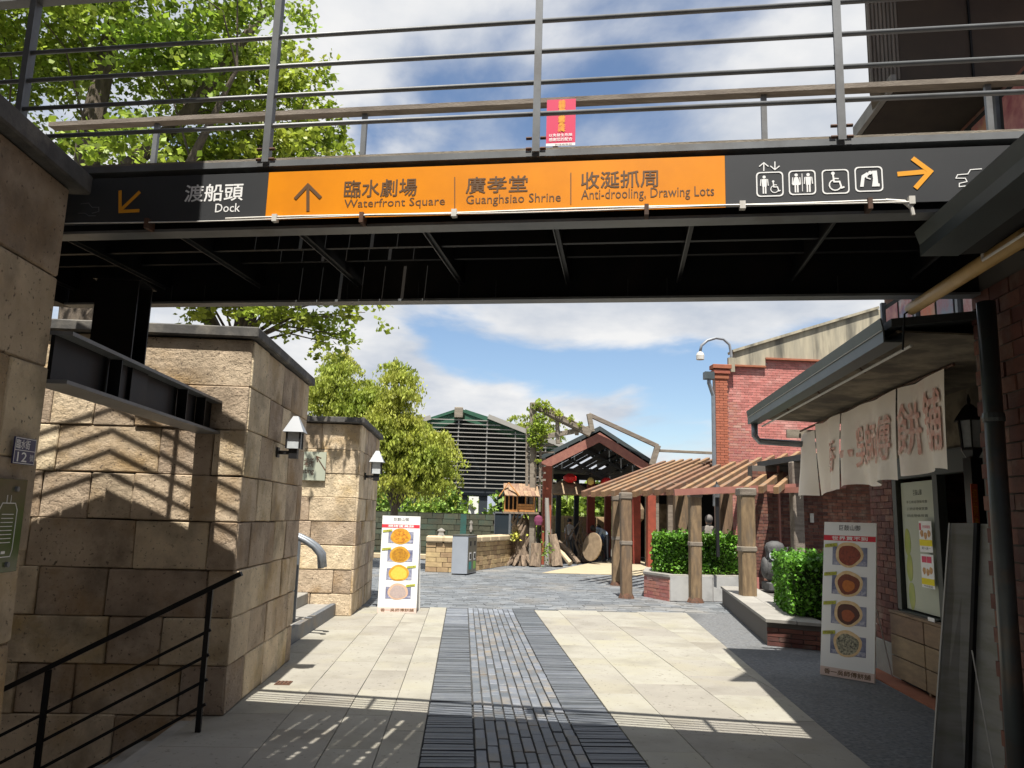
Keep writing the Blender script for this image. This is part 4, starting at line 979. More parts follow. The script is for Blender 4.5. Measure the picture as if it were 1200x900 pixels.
q = pc[0]; MB().box(q.x-.08,q.x+.1,q.y-.08,q.y+.02,q.z-.1,q.z+.3).build('junction_box', CONC, gl)
# shaded lower range under the pergola
lr = thing('side_range', (8, 16.8, 0), 'low dark brick range under a flat roof behind the owl statue', 'building')
LY = 17.0
lx0 = AY(883,600,LY).x; 
MB().box(lx0,13.5,LY+.02,LY+.3,0,2.85).build('core', MORTARD, lr)
brickface(lr, (lx0, LY+.02, 0), XR, Z3, -YR, 4.2, 2.8, BRICKD, seed=33, limit=280)
MB().box(lx0+.3,13.5,LY-2.2,LY+.5,2.85,2.97).build('roof_slab', ROOFM, lr)
x1 = AY(934,600,15.6).x; MB().box(x1-.11,x1+.11,15.5,15.72,0,2.85).build('timber_post', WOODG, lr, bevel=.02)
x1 = AY(915,600,16.8).x; MB().box(x1-.02,x1+.02,16.85,16.9,0,2.85).build('trim', REDB, lr)
q = AY(951,607,LY); MB().box(q.x-.04,q.x+.04,LY-.03,LY,q.z-.1,q.z+.1).build('switch_plate', CABLE, lr)

# ---------------------------------------------------------------- planters, hedges, owl
def leaves(name, pts, size, mat, parent, nrm=None, tone=None, flat=.5, kind=None, aspect=1.0, droop=0, seed=0):
    rg = np.random.RandomState(seed); P = np.asarray(pts, float); n = len(P)
    d = rg.randn(n, 3); d[:,2] *= flat
    if droop: d = d*.35; d[:,2] = -droop
    d /= np.linalg.norm(d, axis=1)[:,None]
    r_ = rg.randn(n, 3); e2 = np.cross(d, r_); e2 /= np.linalg.norm(e2, axis=1)[:,None]
    sz = size*(.6+.8*rg.rand(n))[:,None]
    a = d*sz*.5; b = e2*sz*.5/aspect
    fold = np.cross(a, b)/sz*.5
    V = np.stack([P-a, P+b*.9+fold, P+a, P-b*.9+fold], 1).reshape(-1, 3)
    c = (V.min(0)+V.max(0))/2; c = Vector(c)
    W = wmat(parent).inverted() if parent else Matrix()
    me = bpy.data.meshes.new(name); me.vertices.add(4*n); me.vertices.foreach_set('co', (V-np.array(c)).ravel())
    me.loops.add(4*n); me.loops.foreach_set('vertex_index', np.arange(4*n)); me.polygons.add(n); me.polygons.foreach_set('loop_start', np.arange(n)*4)
    me.materials.append(mat)
    t = rg.rand(n) if tone is None else np.clip(tone+.25*rg.randn(n), 0, 1)
    at = me.attributes.new('tone', 'FLOAT', 'POINT'); at.data.foreach_set('value', np.repeat(t, 4).astype(np.float32))
    me.update(calc_edges=True); me.validate()
    o = bpy.data.objects.new(name, me); COL.objects.link(o); o.parent = parent; o.location = W @ c
    if kind: o['kind'] = kind
    return o
def hedge(name, poly, z0, z1, label, seed=1, dens=1700, size=.055):
    cx = sum(p[0] for p in poly)/len(poly); cy = sum(p[1] for p in poly)/len(poly)
    r = thing(name, (cx, cy, z0), label, 'hedge', 'clipped hedges in the planters')
    ins = lambda q: [(cx+(p[0]-cx)*q, cy+(p[1]-cy)*q) for p in poly]
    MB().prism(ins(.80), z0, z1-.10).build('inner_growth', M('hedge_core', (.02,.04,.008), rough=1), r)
    rg = np.random.RandomState(seed); P = []
    n = len(poly)
    per = sum(math.dist(poly[i], poly[(i+1)%n]) for i in range(n)); area = per*(z1-z0)+abs(sum(poly[i][0]*poly[(i+1)%n][1]-poly[(i+1)%n][0]*poly[i][1] for i in range(n)))/2
    N_ = int(area*dens)
    for i in range(n):
        p, q = poly[i], poly[(i+1)%n]; k = int(N_*math.dist(p,q)*(z1-z0)/area)
        t = rg.rand(k); z = z0+.02+(z1-z0)*rg.rand(k); dep = 1-.16*rg.rand(k)**1.5+.05*np.sin(t*9+z*7)*rg.rand(k)+.06*(rg.rand(k)>.95)
        x = (p[0]+(q[0]-p[0])*t-cx)*dep+cx; y = (p[1]+(q[1]-p[1])*t-cy)*dep+cy; P.append(np.stack([x,y,z],1))
    k = int(N_*.5); bx_ = np.array(poly); lo, hi = bx_.min(0), bx_.max(0)
    XY = lo+(hi-lo)*rg.rand(k*2, 2); ok = np.ones(len(XY), bool)
    sgn = 1 if sum(poly[i][0]*poly[(i+1)%n][1]-poly[(i+1)%n][0]*poly[i][1] for i in range(n)) > 0 else -1
    for i in range(n):
        p, q = np.array(poly[i]), np.array(poly[(i+1)%n]); e_ = q-p
        ok &= sgn*(e_[0]*(XY[:,1]-p[1])-e_[1]*(XY[:,0]-p[0])) > 0
    XY = XY[ok]; z = z1-.10*rg.rand(len(XY))**1.3+.04*np.sin(XY[:,0]*7+XY[:,1]*5)+.12*(rg.rand(len(XY))>.94)*rg.rand(len(XY)); P.append(np.column_stack([XY, z]))
    leaves('foliage', np.concatenate(P), size, LEAFC, r, seed=seed)
    return r
# planter one, behind the pergola posts
pA, pB, pC = Vector((3.85,16.6,0)), Vector((4.16,15.75,0)), Vector((5.95,15.95,0)); pD = Vector((6.25,17.6,0)); pE = Vector((4.2,17.9,0))
pl1 = thing('planter', (5, 16.6, 0), 'raised planter with red brick end and pale marble front between the pergola posts', 'planter')
hgt = .52
MB().prism([tuple(p[:2]) for p in (pA,pB,pC,pD,pE)], 0, hgt-.06).build('core', MORTAR, pl1)
dd = (pB-pA); ln = dd.length; dd.normalize(); brickface(pl1, pA, dd, Z3, Vector((dd.y,-dd.x,0)), ln, hgt-.05, BRICK, seed=40, limit=80)
dd = (pC-pB); ln = dd.length; dd.normalize(); nn3 = Vector((dd.y,-dd.x,0))
for k in range(2): MB().frame(pB, dd, Z3, nn3, .01+k*.91, .01+k*.91+.90, .01, hgt-.02, 0, .025).build('marble_panel', MARBLE, pl1, bevel=.003)
MB().frame(pB, dd, Z3, nn3, 1.83, 1.92, 0, hgt-.02, 0, .012).build('brick_return', BRICK, pl1)
pts5 = [pA,pB,pC,pD,pE]; cc_ = sum(pts5, Vector())/5
for i in range(5):
    p, q = pts5[i], pts5[(i+1)%5]; ip = p+(cc_-p).normalized()*.22; iq = q+(cc_-q).normalized()*.22; op = p-(cc_-p).normalized()*.03; oq = q-(cc_-q).normalized()*.03
    MB().prism([tuple(op[:2]),tuple(oq[:2]),tuple(iq[:2]),tuple(ip[:2])], hgt-.055, hgt).build('cap_slab', SLAB, pl1, bevel=.004)
hedge('hedge', [(4.02,16.55),(4.32,16.0),(5.75,16.15),(5.95,17.3),(4.3,17.5)], .50, 1.28, 'bright green clipped hedge in the marble fronted planter', 2)
# planter two, near, by the food sign
q0, q1 = Vector((4.09,10.5,0)), Vector((5.0,9.95,0)); qe = Vector((4.62,14.6,0)); 
pl2 = thing('planter', (5, 11.5, 0), 'long low red brick planter with grey slab top running back to the owl statue', 'planter')
poly2 = [(4.09,10.5),(5.3,9.78),(6.9,15.5),(5.15,15.5)]
MB().prism(poly2, 0, .30).build('core', MORTARD, pl2)
dd = (q1-q0).normalized(); brickface(pl2, q0, dd, Z3, Vector((dd.y,-dd.x,0)), 1.35, .29, BRICKD, seed=41, limit=100, bw_=.30, bh=.05, proud=(.005,.02))
for k in range(10):
    t0, t1 = k/10, (k+.985)/10; L0 = Vector((4.05,10.44,0)).lerp(Vector((5.12,15.5,0)), t0); L1 = Vector((4.05,10.44,0)).lerp(Vector((5.12,15.5,0)), t1)
    MB().prism([(L0.x,L0.y),(L0.x+.34,L0.y-.19 if k==0 else L0.y),(L1.x+.34,L1.y),(L1.x,L1.y)], .30, .345).build('cap_slab', SLAB, pl2, bevel=.003)
    MB().prism([(L0.x+.35,L0.y-.2 if k==0 else L0.y),(L0.x+.68,L0.y-.39 if k==0 else L0.y),(L1.x+.68,L1.y),(L1.x+.35,L1.y)], .30, .342).build('cap_slab', SLAB, pl2, bevel=.003)
for k in range(2): MB().prism([(4.74+.28*k,10.03-.17*k),(5.01+.28*k,9.87-.17*k),(5.1+.28*k,10.2-.17*k),(4.78+.28*k,10.3-.17*k)], .30, .338).build('cap_slab', SLAB, pl2, bevel=.003)
hedge('hedge', [(4.52,10.75),(5.5,10.25),(5.9,12.0),(4.95,12.4)], .33, 1.12, 'dense green clipped hedge on the low brick planter beside the food sign', 3, size=.05)
# owl
oc = AY(908, 655, 14.8); ow = thing('owl_statue', (oc.x, 14.8, .34), 'dark stone owl statue with big pale ringed eyes on a pedestal', 'statue')
x, y, z = oc.x, 14.8, .34
MB().box(x-.2,x+.2,y-.2,y+.2,z,z+.16).build('pedestal', OWL, ow, bevel=.02)
m = MB(); m.lathe((x,y,z+.16),[(.12,0),(.21,.08),(.25,.22),(.23,.36),(.16,.46),(.17,.56),(.19,.64),(.15,.72),(.06,.76)],18,1,.9); m.build('body', OWL, ow, smooth=True)
for s_ in (-1,1):
    m = MB(); c_ = Vector((x+s_*.09, y-.16, z+.78-.0)); c_.z = z+.78-.13
    m.extr([c_+Vector((.085*math.cos(t),0,.085*math.sin(t))) for t in np.linspace(0,6.2,16)], (0,-.02,0)); e_ = m.build('eye_disc', M('owl_pale', (.42,.44,.48)), ow)
    m = MB(); m.extr([c_+Vector((.058*math.cos(t),-.021,.058*math.sin(t))) for t in np.linspace(0,6.2,14)], (0,-.006,0)); m.build('eye_ring', OWL, e_)
    m = MB(); m.extr([c_+Vector((.034*math.cos(t),-.028,.034*math.sin(t))) for t in np.linspace(0,6.2,12)], (0,-.006,0)); m.build('iris', M('owl_iris', (.5,.5,.5)), e_)
    m = MB(); m.extr([c_+Vector((-s_*.06,0,.05)), c_+Vector((s_*.12,0,.17)), c_+Vector((s_*.08,0,.06))], (0,.06,0)); m.build('ear_tuft', OWL, ow)
    m = MB(); m.add(*_sph(Vector((x+s_*.2,y,z+.42)),.06,.14,.2,10,7)); m.build('wing', OWL, ow, smooth=True)
m = MB(); m.extr([(x-.03,y-.18,z+.63),(x+.03,y-.18,z+.63),(x,y-.2,z+.54)], (0,.05,0)); m.build('beak', OWL, ow)
# ================================================================ pergola
pg = thing('pergola', (4.5, 16, 0), 'brown timber pergola with slanting rafters on thick posts in front of the brick building', 'pergola')
def post(px, py, pxt, pyt, wpx, yb, nm='post', lean=0):
    b = G(px, py); t = AY(pxt, pyt, b.y); w_ = wpx/F_PX*b.y/2
    MB().beam((b.x,b.y,0),(t.x,b.y,t.z),w_*2,w_*2,up=(0,1,0)).build(nm, WOODPOST, pg, bevel=.02, jitter=.01)
    MB().box(t.x-w_*1.15,t.x+w_*1.15,b.y-w_*1.15,b.y+w_*1.15,t.z-.02,t.z+.12).build('post_cap', WOODG, pg, bevel=.02)
    z = t.z*.5; x = b.x+(t.x-b.x)*.5
    MB().box(x-w_*1.1,x+w_*1.1,b.y-w_*1.1,b.y+w_*1.1,z+.05,z+.15).build('post_collar', WOODG, pg, bevel=.02)
    m = MB(); m.lathe((b.x,b.y,0),[(w_*1.6,0),(w_*1.4,.05),(w_*1.15,.10)],8); m.build('post_foot', RUST, pg)
post(877,722,874,580,17,0); post(815,706,814,582,13,0); post(734,701,733,584,12,0); post(722,686,722,586,9,0)
# two upper row twin boards
for px, py, w_ in ((798,640,.34),(850,640,.30)):
    p = AY(px, 600, 18.2); MB().box(p.x-w_/2,p.x+w_/2,18.1,18.3,0,2.45).build('board_post', WOODPOST, pg, bevel=.01)
L0, L1 = G(912,572,2.28), G(688,578,2.2)
rd_ = Vector((math.sin(rad(32.5)), math.cos(rad(32.5)), .195))
nr_ = 17
for k in range(nr_):
    t = k/(nr_-1); p = L0.lerp(L1, t); ln = 7.4-1.4*t
    MB().beam(p-rd_*.25+Z3*random.uniform(-.02,.02), p+rd_*ln*random.uniform(.96,1.04), .10, .14).build('rafter', WOODP, pg, bevel=.006)
for q in (.12, .5, .85):
    p0 = L0+rd_*(4.2*q)-Z3*.12; p1 = L1+rd_*(5.2*q)-Z3*.12; e_ = (p0-p1).normalized(); MB().beam(p0+e_*.5, p1-e_*.3, .08, .11).build('purlin', REDB, pg)
pgb = thing('side_beam', (6, 15.4, 2.2), 'long maroon beam running behind the rafters toward the cloth banner', 'beam')
p0, p1 = AY(790,577,15.5), AY(990,568,15.5); MB().beam(p0,p1,.08,.13).build('beam', REDB, pgb)
pl_ = AY(840, 577, 15.6); lt = thing('pergola_lantern', (pl_.x, 15.6, pl_.z), 'tiny black lantern hanging among the pergola posts', 'lamp')
MB().lathe((pl_.x,15.6,pl_.z-.1),[(.06,0),(.09,.16)],6).build('glass', LAMPG, lt); MB().lathe((pl_.x,15.6,pl_.z+.06),[(.13,0),(.03,.10),(.01,.16)],6).build('lamp_cap', LAMPB, lt); MB().box(pl_.x-.03,pl_.x+.03,15.57,15.63,.9,pl_.z-.1).build('post', LAMPB, lt)

# ================================================================ red gabled porch
pc_ = thing('gabled_porch', (4.6, 27, 0), 'open timber porch with red gable boards, red posts and a skylit roof', 'porch')
Yf = 26.5; AP_ = AY(703,506,Yf); LE = AY(633,541,Yf); RE = AY(768,548,Yf); D_ = 6.0
def roofside(P, Q, nm):
    d = (Q-P); 
    m = MB(); m.extr([P+Z3*.0, Q+Z3*.0, Q+Z3*.20, P+Z3*.20], (0,.06,0)); m.build('roof_edge', GUTTER, pc_)
    m = MB(); m.extr([P-Z3*.02, Q-Z3*.02, Q-Z3*.34, P-Z3*.36], (0,.08,0)); m.build('gable_board', REDB, pc_)
    nst = 9
    for k in range(nst):
        t0, t1 = k/nst, (k+(.80 if k in (2,4,6) else 1.0))/nst
        a, b = P+d*t0, P+d*t1; m = MB(); m.extr([a,b,b+Z3*.05,a+Z3*.05], (0,D_,0)); m.build('roof_board', ROOFM, pc_)
    for k in range(5):
        y = .1+k*D_/5; m = MB(); m.beam(P+Vector((0,y,-.10)), Q+Vector((0,y,-.10)), .08, .12); m.build('rafter', PAVD, pc_)
    for t in (.05, .5, .95):
        a = P+d*t-Z3*.15; m = MB(); m.beam(a+Vector((0,.1,0)), a+Vector((0,D_,0)), .10, .10); m.build('purlin', PAVD, pc_)
roofside(AP_, LE, 'l'); roofside(AP_, RE, 'r')
MB().box(LE.x+.15, RE.x-.15, Yf+1.8, Yf+5.8, 3.30, 3.36).build('ceiling_board', ROOFM, pc_)
# slatted, partly glazed infill seen inside the gable
gy = Yf+1.6; gP, gL, gR = AY(703,512,gy), AY(641,546,gy), AY(762,551,gy)
for k in range(11):
    t0 = k/11; t1 = (k+(.62 if k in (2,4,5,7) else .96))/11
    a0, a1 = gP.lerp(gR, t0), gP.lerp(gR, t1); b0_ = a0+(gL-gP)*(1-t0*.55); b1_ = a1+(gL-gP)*(1-t1*.55)
    m = MB(); m.extr([a0, a1, b1_, b0_], (0,.05,0)); m.build('infill_board', ROOFM, pc_)
for t in (.3, .62): 
    m = MB(); m.beam(gP.lerp(gL,t)+Vector((0,-.1,-.1)), gP.lerp(gL,t)+(gR-gP)*.8+Vector((0,-.1,0)), .08,.08); m.build('infill_rail', PAVD, pc_)
def rpost(px, y, zt, wd=.3, mat=REDW, nm='post', parent=pc_, px2=None):
    p = AY(px, 620, y); MB().box(p.x-wd/2,p.x+wd/2,y-wd/2,y+wd/2,0,zt).build(nm, mat, parent, bevel=.01)
rpost(640, 26.6, 3.3, .30); rpost(763, 26.6, 3.35, .28); rpost(692, 31.5, 3.3, .30); rpost(712, 32.5, 3.3, .26); rpost(654,31.5,3.2,.2,PAVD); rpost(675,33,3.2,.2,PAVD)
for px, y in ((645,27),(758,27)): rpost(px, y+.5, 3.4, .12, WOODG, 'stud')
m = MB(); a = AY(640,556,26.8); b = AY(765,560,26.8); 
for y in (32.3,): m.box(AY(640,600,y).x, AY(790,600,y).x, y, y+.15, 2.7, 3.0); m.build('tie_beam', PAVD, pc_)
MB().box(AY(640,600,29.5).x, AY(775,600,29.5).x, 29.5, 29.62, 3.0, 3.2).build('tie_beam', PAVD, pc_)
# timber hall behind the pergola
th = thing('timber_hall', (9, 31, 0), 'dark open fronted hall behind the pergola with red posts', 'building')
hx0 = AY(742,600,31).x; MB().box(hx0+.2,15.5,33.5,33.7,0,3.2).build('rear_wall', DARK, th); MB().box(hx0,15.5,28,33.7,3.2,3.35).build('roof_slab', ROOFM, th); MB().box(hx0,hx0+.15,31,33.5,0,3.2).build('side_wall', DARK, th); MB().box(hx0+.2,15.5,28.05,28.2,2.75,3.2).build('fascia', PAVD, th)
for px, wd in ((745,.3),(768,.22),(785,.18),(800,.2),(846,.2)): rpost(px, 28.4, 2.8, wd, REDW if wd > .25 else WOODG, 'post', th)
MB().box(hx0+.2, 12, 29.5, 29.7, 0, .5).build('low_platform', SLAB, th)
pnl = AY(782,600,30); MB().box(pnl.x-.35,pnl.x+.35,30,30.05,.6,2.2).build('pale_panel', SOFF, th); 
wk = AY(746,603,29.4); MB().lathe((wk.x,29.4,wk.z-.4),[(.05,0),(.28,.25),(.3,.6),(.12,.9)],10).build('hanging_lamp', STRAW, th)
# trellis frames, vines
tf = thing('timber_trellis', (2.3, 25.5, 0), 'tall weathered timber trellis frame with a sloping top beam beside the porch', 'trellis')
Yt = 25.6
A = lambda px, py, y=Yt: AY(px, py, y)
for p, q, w_ in (((625,472),(625,600),.22),((692,508),(626,475),.24),((690,502),(622,515),.16),((653,488),(654,520),.13),((676,500),(676,510),.12),((618,500),(617,600),.10),((634,500),(632,600),.08)):
    a = A(*p); b = A(*q)
    if p[0] == 625: b.z = 0
    MB().beam(a, b, w_, w_).build('timber', WOODG, tf, bevel=.01)
for k in range(6): a = A(624, 523+k*8); b = A(640+10*(k<2), 521+k*8.2); MB().beam(a+Vector((0,.15,0)), b+Vector((0,.15,0)), .06, .06).build('slat', WOODG, tf)
tf2 = thing('timber_truss', (5, 25, 4), 'slim weathered beam propped on short posts above the porch roof', 'beam')
for p, q, w_ in (((690,486),(771,523),.14),((690,485),(694,506),.16),((771,522),(764,545),.18),((771,528),(880,533),.09),((766,545),(778,546),.12)):
    MB().beam(AY(*p,26.2), AY(*q,26.2), w_, w_).build('timber', WOODG, tf2, bevel=.008)

# ================================================================ pavilion
pv = thing('pavilion', (1, 38, 0), 'green gabled open pavilion with horizontal louvre slats and dark columns behind the trees', 'pavilion')
Yp = 38.0; ap = AY(538,478,Yp); le = AY(480,497,Yp); re = AY(660,523,Yp); rm = AY(572,488,Yp)
def slabp(P, Q, th_, y0, y1, mat, nm): m = MB(); m.extr([P+Vector((0,y0,0)),Q+Vector((0,y0,0)),Q+Vector((0,y0,-th_)),P+Vector((0,y0,-th_))], (0,y1-y0,0)); m.build(nm, mat, pv)
slabp(ap, le, .14, 0, 9, PAVG, 'roof_sheet'); slabp(ap, re, .14, 0, 9, PAVG, 'roof_sheet')
slabp(ap+Vector((.3,-.05,-.05)), rm, .55, .1, .2, PAVG, 'gable_panel'); slabp(ap, AY(505,492,Yp), .6, .1, .2, PAVG, 'gable_panel')
m = MB(); m.beam(AY(572,488,Yp-.1), re+Vector((0,-.1,0)), .15, .22); m.build('barge_board', LOUV, pv); m = MB(); m.beam(AY(505,489,Yp-.1), le+Vector((0,-.1,0)), .15, .22); m.build('barge_board', LOUV, pv)
MB().box(ap.x-.22,ap.x+.20,Yp-.2,Yp+.1,ap.z-.5,ap.z+.02).build('ridge_cap', WOODG, pv, bevel=.03)
zt = lambda x: (ap.z+(x-ap.x)*(re.z-ap.z)/(re.x-ap.x)) if x > ap.x else (ap.z+(ap.x-x)*(le.z-ap.z)/(ap.x-le.x))
zb_ = 2.85; k = 0; z = zb_
while z < ap.z-.5:
    xl = -1.9; xr = 4.65
    while zt(xl) < z+.12: xl += .05
    while zt(xr) < z+.12: xr -= .05
    MB().box(xl, xr, Yp-.05, Yp-.01, z, z+.04).build('louvre_slat', LOUV, pv); z += .205
for x in (-.4, 1.0, 2.4, 3.9): MB().box(x-.03,x+.03,Yp+.0,Yp+.05,zb_,zt(x)-.15).build('louvre_stile', LOUV, pv)
# roof trusses and rear louvres inside
for dy in (3, 6, 8.8):
    for a, b in ((ap,le),(ap,re)): m = MB(); m.beam(a+Vector((0,dy,-.35)), b+Vector((0,dy,-.35)), .2, .3); m.build('truss_chord', PAVD, pv)
    MB().box(le.x,re.x,Yp+dy,Yp+dy+.2,2.75,3.05).build('tie_beam', PAVD, pv)
    m = MB(); m.beam((ap.x-1.2,Yp+dy,3.0),(ap.x,Yp+dy,ap.z-.6),.12,.12); m.beam((ap.x+1.6,Yp+dy,3.0),(ap.x,Yp+dy,ap.z-.6),.12,.12); m.build('truss_web', PAVD, pv, kind='stuff')
m = MB(); m.extr([(le.x+.2,Yp+8.9,3.0),(re.x-.1,Yp+8.9,3.0),(re.x-.1,Yp+8.9,re.z-.2),(ap.x,Yp+8.9,ap.z-.2),(le.x+.2,Yp+8.9,le.z-.2)], (0,.1,0)); m.build('rear_screen', PAVD, pv)
MB().box(-3.4,4.7,Yp+.1,Yp+.4,2.5,2.83).build('front_beam', PAVD, pv)
for px, w_ in ((481,.40),(513,.36),(542,.42),(566,.40),(600,.35)):
    for dy in (0.2,):
        p = AY(px,600,Yp); MB().box(p.x-w_/2,p.x+w_/2,Yp+dy,Yp+dy+.35,0,2.5).build('column', PAVD, pv)
for px in (470,503,528,585,625): p = AY(px,600,Yp+8.6); MB().box(p.x-.15,p.x+.15,Yp+8.5,Yp+8.8,0,2.8).build('column', PAVD, pv)
wp = thing('white_panel', (2, 41, 0), 'white board glimpsed between the pavilion columns', 'board', 'white boards behind the pavilion')
p, q = AY(549,603,50), AY(561,582,50); MB().box(p.x,q.x,50,50.05,.3,q.z).build('board', WHITE, wp)
wp = thing('white_panel', (2, 41, 0), 'lower blue white screen right of the white board behind the pavilion', 'board', 'white boards behind the pavilion')
p, q = AY(570,603,50), AY(588,580,50); MB().box(p.x,q.x,50,50.05,.3,q.z).build('board', M('blue_white', (.42,.48,.60)), wp)
# relief wall
rw = thing('relief_wall', (-1, 29, 0), 'dark mossy stone relief wall with teal strip behind the low stone seat', 'wall')
x0, x1 = AY(425,600,29).x, AY(578,655,29).x
MB().box(x0,x1,29.02,29.3,0,1.62).build('core', JOINT, rw)
rg = random.Random(5); z = 0; k = 0
while z < 1.6:
    x = x0; h = .2
    while x < x1-.05:
        wd = min(rg.uniform(.3,.62), x1-x); tl_ = (x > AY(540,600,29).x and x < AY(548,600,29).x)
        m = MB(); m.box(x+.008,x+wd-.008,29.02-.03-rg.uniform(0,.03),29.03,z+.008,min(z+h,1.62)-.008); m.build('wall_stone', TEALW if tl_ and 'TEALW' in globals() else GREENWALL, rw); x += wd
    z += h
TEALW = M('teal_wall', (.02,.10,.09), (.03,.07,.06), 5, .8)
a, b = AY(540,600,28.9).x, AY(547,600,28.9).x; MB().box(a,b,28.93,28.97,0.05,1.6).build('teal_strip', TEALW, rw)
for px, py, w_ in ((491,622,.13),(517,626,.3),(552,617,.13)): 
    p = AY(px,py,28.95); m = MB(); m.lathe((p.x,28.95,p.z-.2),[(.03,0),(w_*.5,.1),(w_*.3,.25),(w_*.5,.33),(.02,.42)],8,1,.3); m.build('relief_figure', SLAB, rw)
MB().box(x0-.5,x1+1.5,28.2,28.8,0,.14).build('plinth_step', CAPSTONE, rw)
gb = thing('glass_booth', (1.8, 30, 0), 'glass booth with pale frame between the relief wall and the birdhouse', 'booth')
x0, x1 = AY(579,600,30).x, AY(612,600,30).x
for x in (x0, (x0*2+x1)/3+.25, x1): MB().box(x-.04,x+.04,30,30.08,.3,1.7).build('frame_post', GALV, gb)
MB().box(x0,x1,30,30.08,1.66,1.72).build('head_rail', GALV, gb); MB().box(x0,x1,29.98,30.4,0,.42).build('white_base', MARBLE, gb); MB().box(x0,x1,30.03,30.05,.42,1.66).build('glass', M('dark_glass', (.03,.04,.05), rough=.1), gb); MB().box(x0,x1,31.4,31.5,.0,1.6).build('rear_panel', DARK, gb)
# curved stone seat
sw_ = thing('stone_seat_wall', (.4, 23, 0), 'low tan stone seat wall with a rounded sunlit cap behind the litter bin', 'seat wall')
pth = [Vector((-1.0,22.1,0)), Vector((-.02,22.0,0)), Vector((.48,23.2,0)), Vector((1.05,24.6,0)), Vector((1.95,26.9,0))]
inn_ = [Vector((-1.0,23.7,0)), Vector((-.5,23.8,0)), Vector((-.2,24.4,0)), Vector((.3,25.6,0)), Vector((1.0,27.4,0))]
for i in range(4):
    p, q = pth[i], pth[i+1]; d = q-p; ln = d.length; d.normalize(); n = Vector((d.y,-d.x,0)); z = 0
    MB().prism([tuple(p[:2]),tuple(q[:2]),tuple(inn_[i+1][:2]),tuple(inn_[i][:2])], 0, .80).build('core', JOINT, sw_)
    rg = random.Random(60+i)
    for r_ in range(6):
        x = 0
        while x < ln-.01:
            wd = min(rg.uniform(.25,.5), ln-x); wd = ln-x if ln-x-wd < .12 else wd
            m = MB(); m.frame(p, d, Z3, n, x+.006, x+wd-.006, z+.005, z+.128, -.02, .02+rg.uniform(0,.02)); m.build('seat_stone', STONE_FINE, sw_, bevel=.006); x += wd
        z += .133
    for t0, t1 in ((0,.5),(.5,1)):
        a, b = p.lerp(q,t0), p.lerp(q,t1); c, e_ = inn_[i].lerp(inn_[i+1],t1), inn_[i].lerp(inn_[i+1],t0)
        MB().prism([tuple((a+n*.09)[:2]),tuple((b+n*.09)[:2]),tuple(b.lerp(c,.3)[:2]),tuple(a.lerp(e_,.3)[:2])], .80, .98).build('cap_stone', CAPSTONE, sw_, bevel=.04)
# litter bin
bi = thing('litter_bin', (.1, 22, 0), 'grey metal litter bin with teal and green recycling stickers', 'litter bin', rz=0)
c0 = Vector((-.27,21.25,0)); a_ = Vector((.42,.0,0)).normalized(); a2 = Vector((.27,.95,0)); la = .42; a2.normalize()
c1 = c0+Vector((.42,-.06,0)); c2 = c1+a2*.92; c3 = c2-Vector((.42,-.06,0))
MB().prism([tuple(p[:2]) for p in (c0,c1,c2,c3)], .03, 1.02).build('body', BINM, bi, bevel=.008)
MB().prism([tuple(p[:2]) for p in (c0-Vector((.01,.01,0)),c1+Vector((.01,-.01,0)),c2+Vector((.01,.01,0)),c3)], 1.02, 1.05).build('lid', BIND, bi)
nb_ = Vector((a2.y,-a2.x,0))
for s0 in (.03, .47):
    MB().frame(c1, a2, Z3, nb_, s0, s0+.42, .05, .98, 0, .008).build('door', BIND, bi)
    MB().frame(c1, a2, Z3, nb_, s0+.12, s0+.30, .38, .58, .009, .012).build('notice', WHITE, bi)
    MB().frame(c1, a2, Z3, nb_, s0+.14, s0+.28, .41, .55, .0125, .014).build('notice_print', BLACKS, bi)
    MB().frame(c1, a2, Z3, nb_, s0+.10, s0+.34, .14, .34, .009, .012).build('sticker', TEAL if s0 < .3 else M('green_sticker', (.20,.36,.08)), bi)
    MB().frame(c1, a2, Z3, nb_, s0+.14, s0+.28, .76, .88, .009, .012).build('slot', DARK, bi)
# stump with birdhouse
sp_ = thing('driftwood_stump', (2.0, 25.9, 0), 'gnarled driftwood stump sculpture carrying the little wooden birdhouse', 'stump')
c = AY(611,660,25.8); cx = c.x
rg = random.Random(9)
m = MB(); m.tube([(cx,25.8,0),(cx+.05,25.8,.25),(cx-.03,25.8,.7),(cx+.08,25.8,1.15),(cx,25.8,1.5)], [.30,.24,.20,.22,.14], 12); m.build('trunk', DRIFT, sp_, jitter=.08)
for k in range(16):
    t = rg.uniform(0,6.28); z0 = rg.uniform(.6,1.15); m = MB(); m.tube([(cx+.15*math.cos(t),25.8+.15*math.sin(t),z0),(cx+.32*math.cos(t),25.75+.3*math.sin(t),z0+.3),(cx+.28*math.cos(t+.4),25.75+.3*math.sin(t),z0+.6)],[.09,.06,.02],7); m.build('knot_branch', DRIFT, sp_, jitter=.03)
for k in range(7):
    t = -3.3+k*.6; m = MB(); m.tube([(cx+.2*math.cos(t),25.8+.2*math.sin(t),.3),(cx+.55*math.cos(t),25.75+.4*math.sin(t),.0)],[.10,.05],7); m.build('root', DRIFT, sp_, jitter=.03)
leaves('sprouts', np.column_stack([cx-.25+.10*np.random.randn(90), 25.5+.1*np.random.randn(90), .95+.10*np.random.randn(90)]), .08, M('yellow_leaf', (.45,.38,.06), (.28,.34,.05), 3, .6, tone=.4), sp_)
leaves('sprouts', np.column_stack([cx+.75+.10*np.random.randn(120), 25.4+.1*np.random.randn(120), .55+.2*np.random.randn(120)]), .07, LEAFD, sp_)
bh = thing('birdhouse', (2.0, 25.9, 1.65), 'honey coloured wooden birdhouse with a shingled gable roof and railing on the driftwood stump', 'birdhouse')
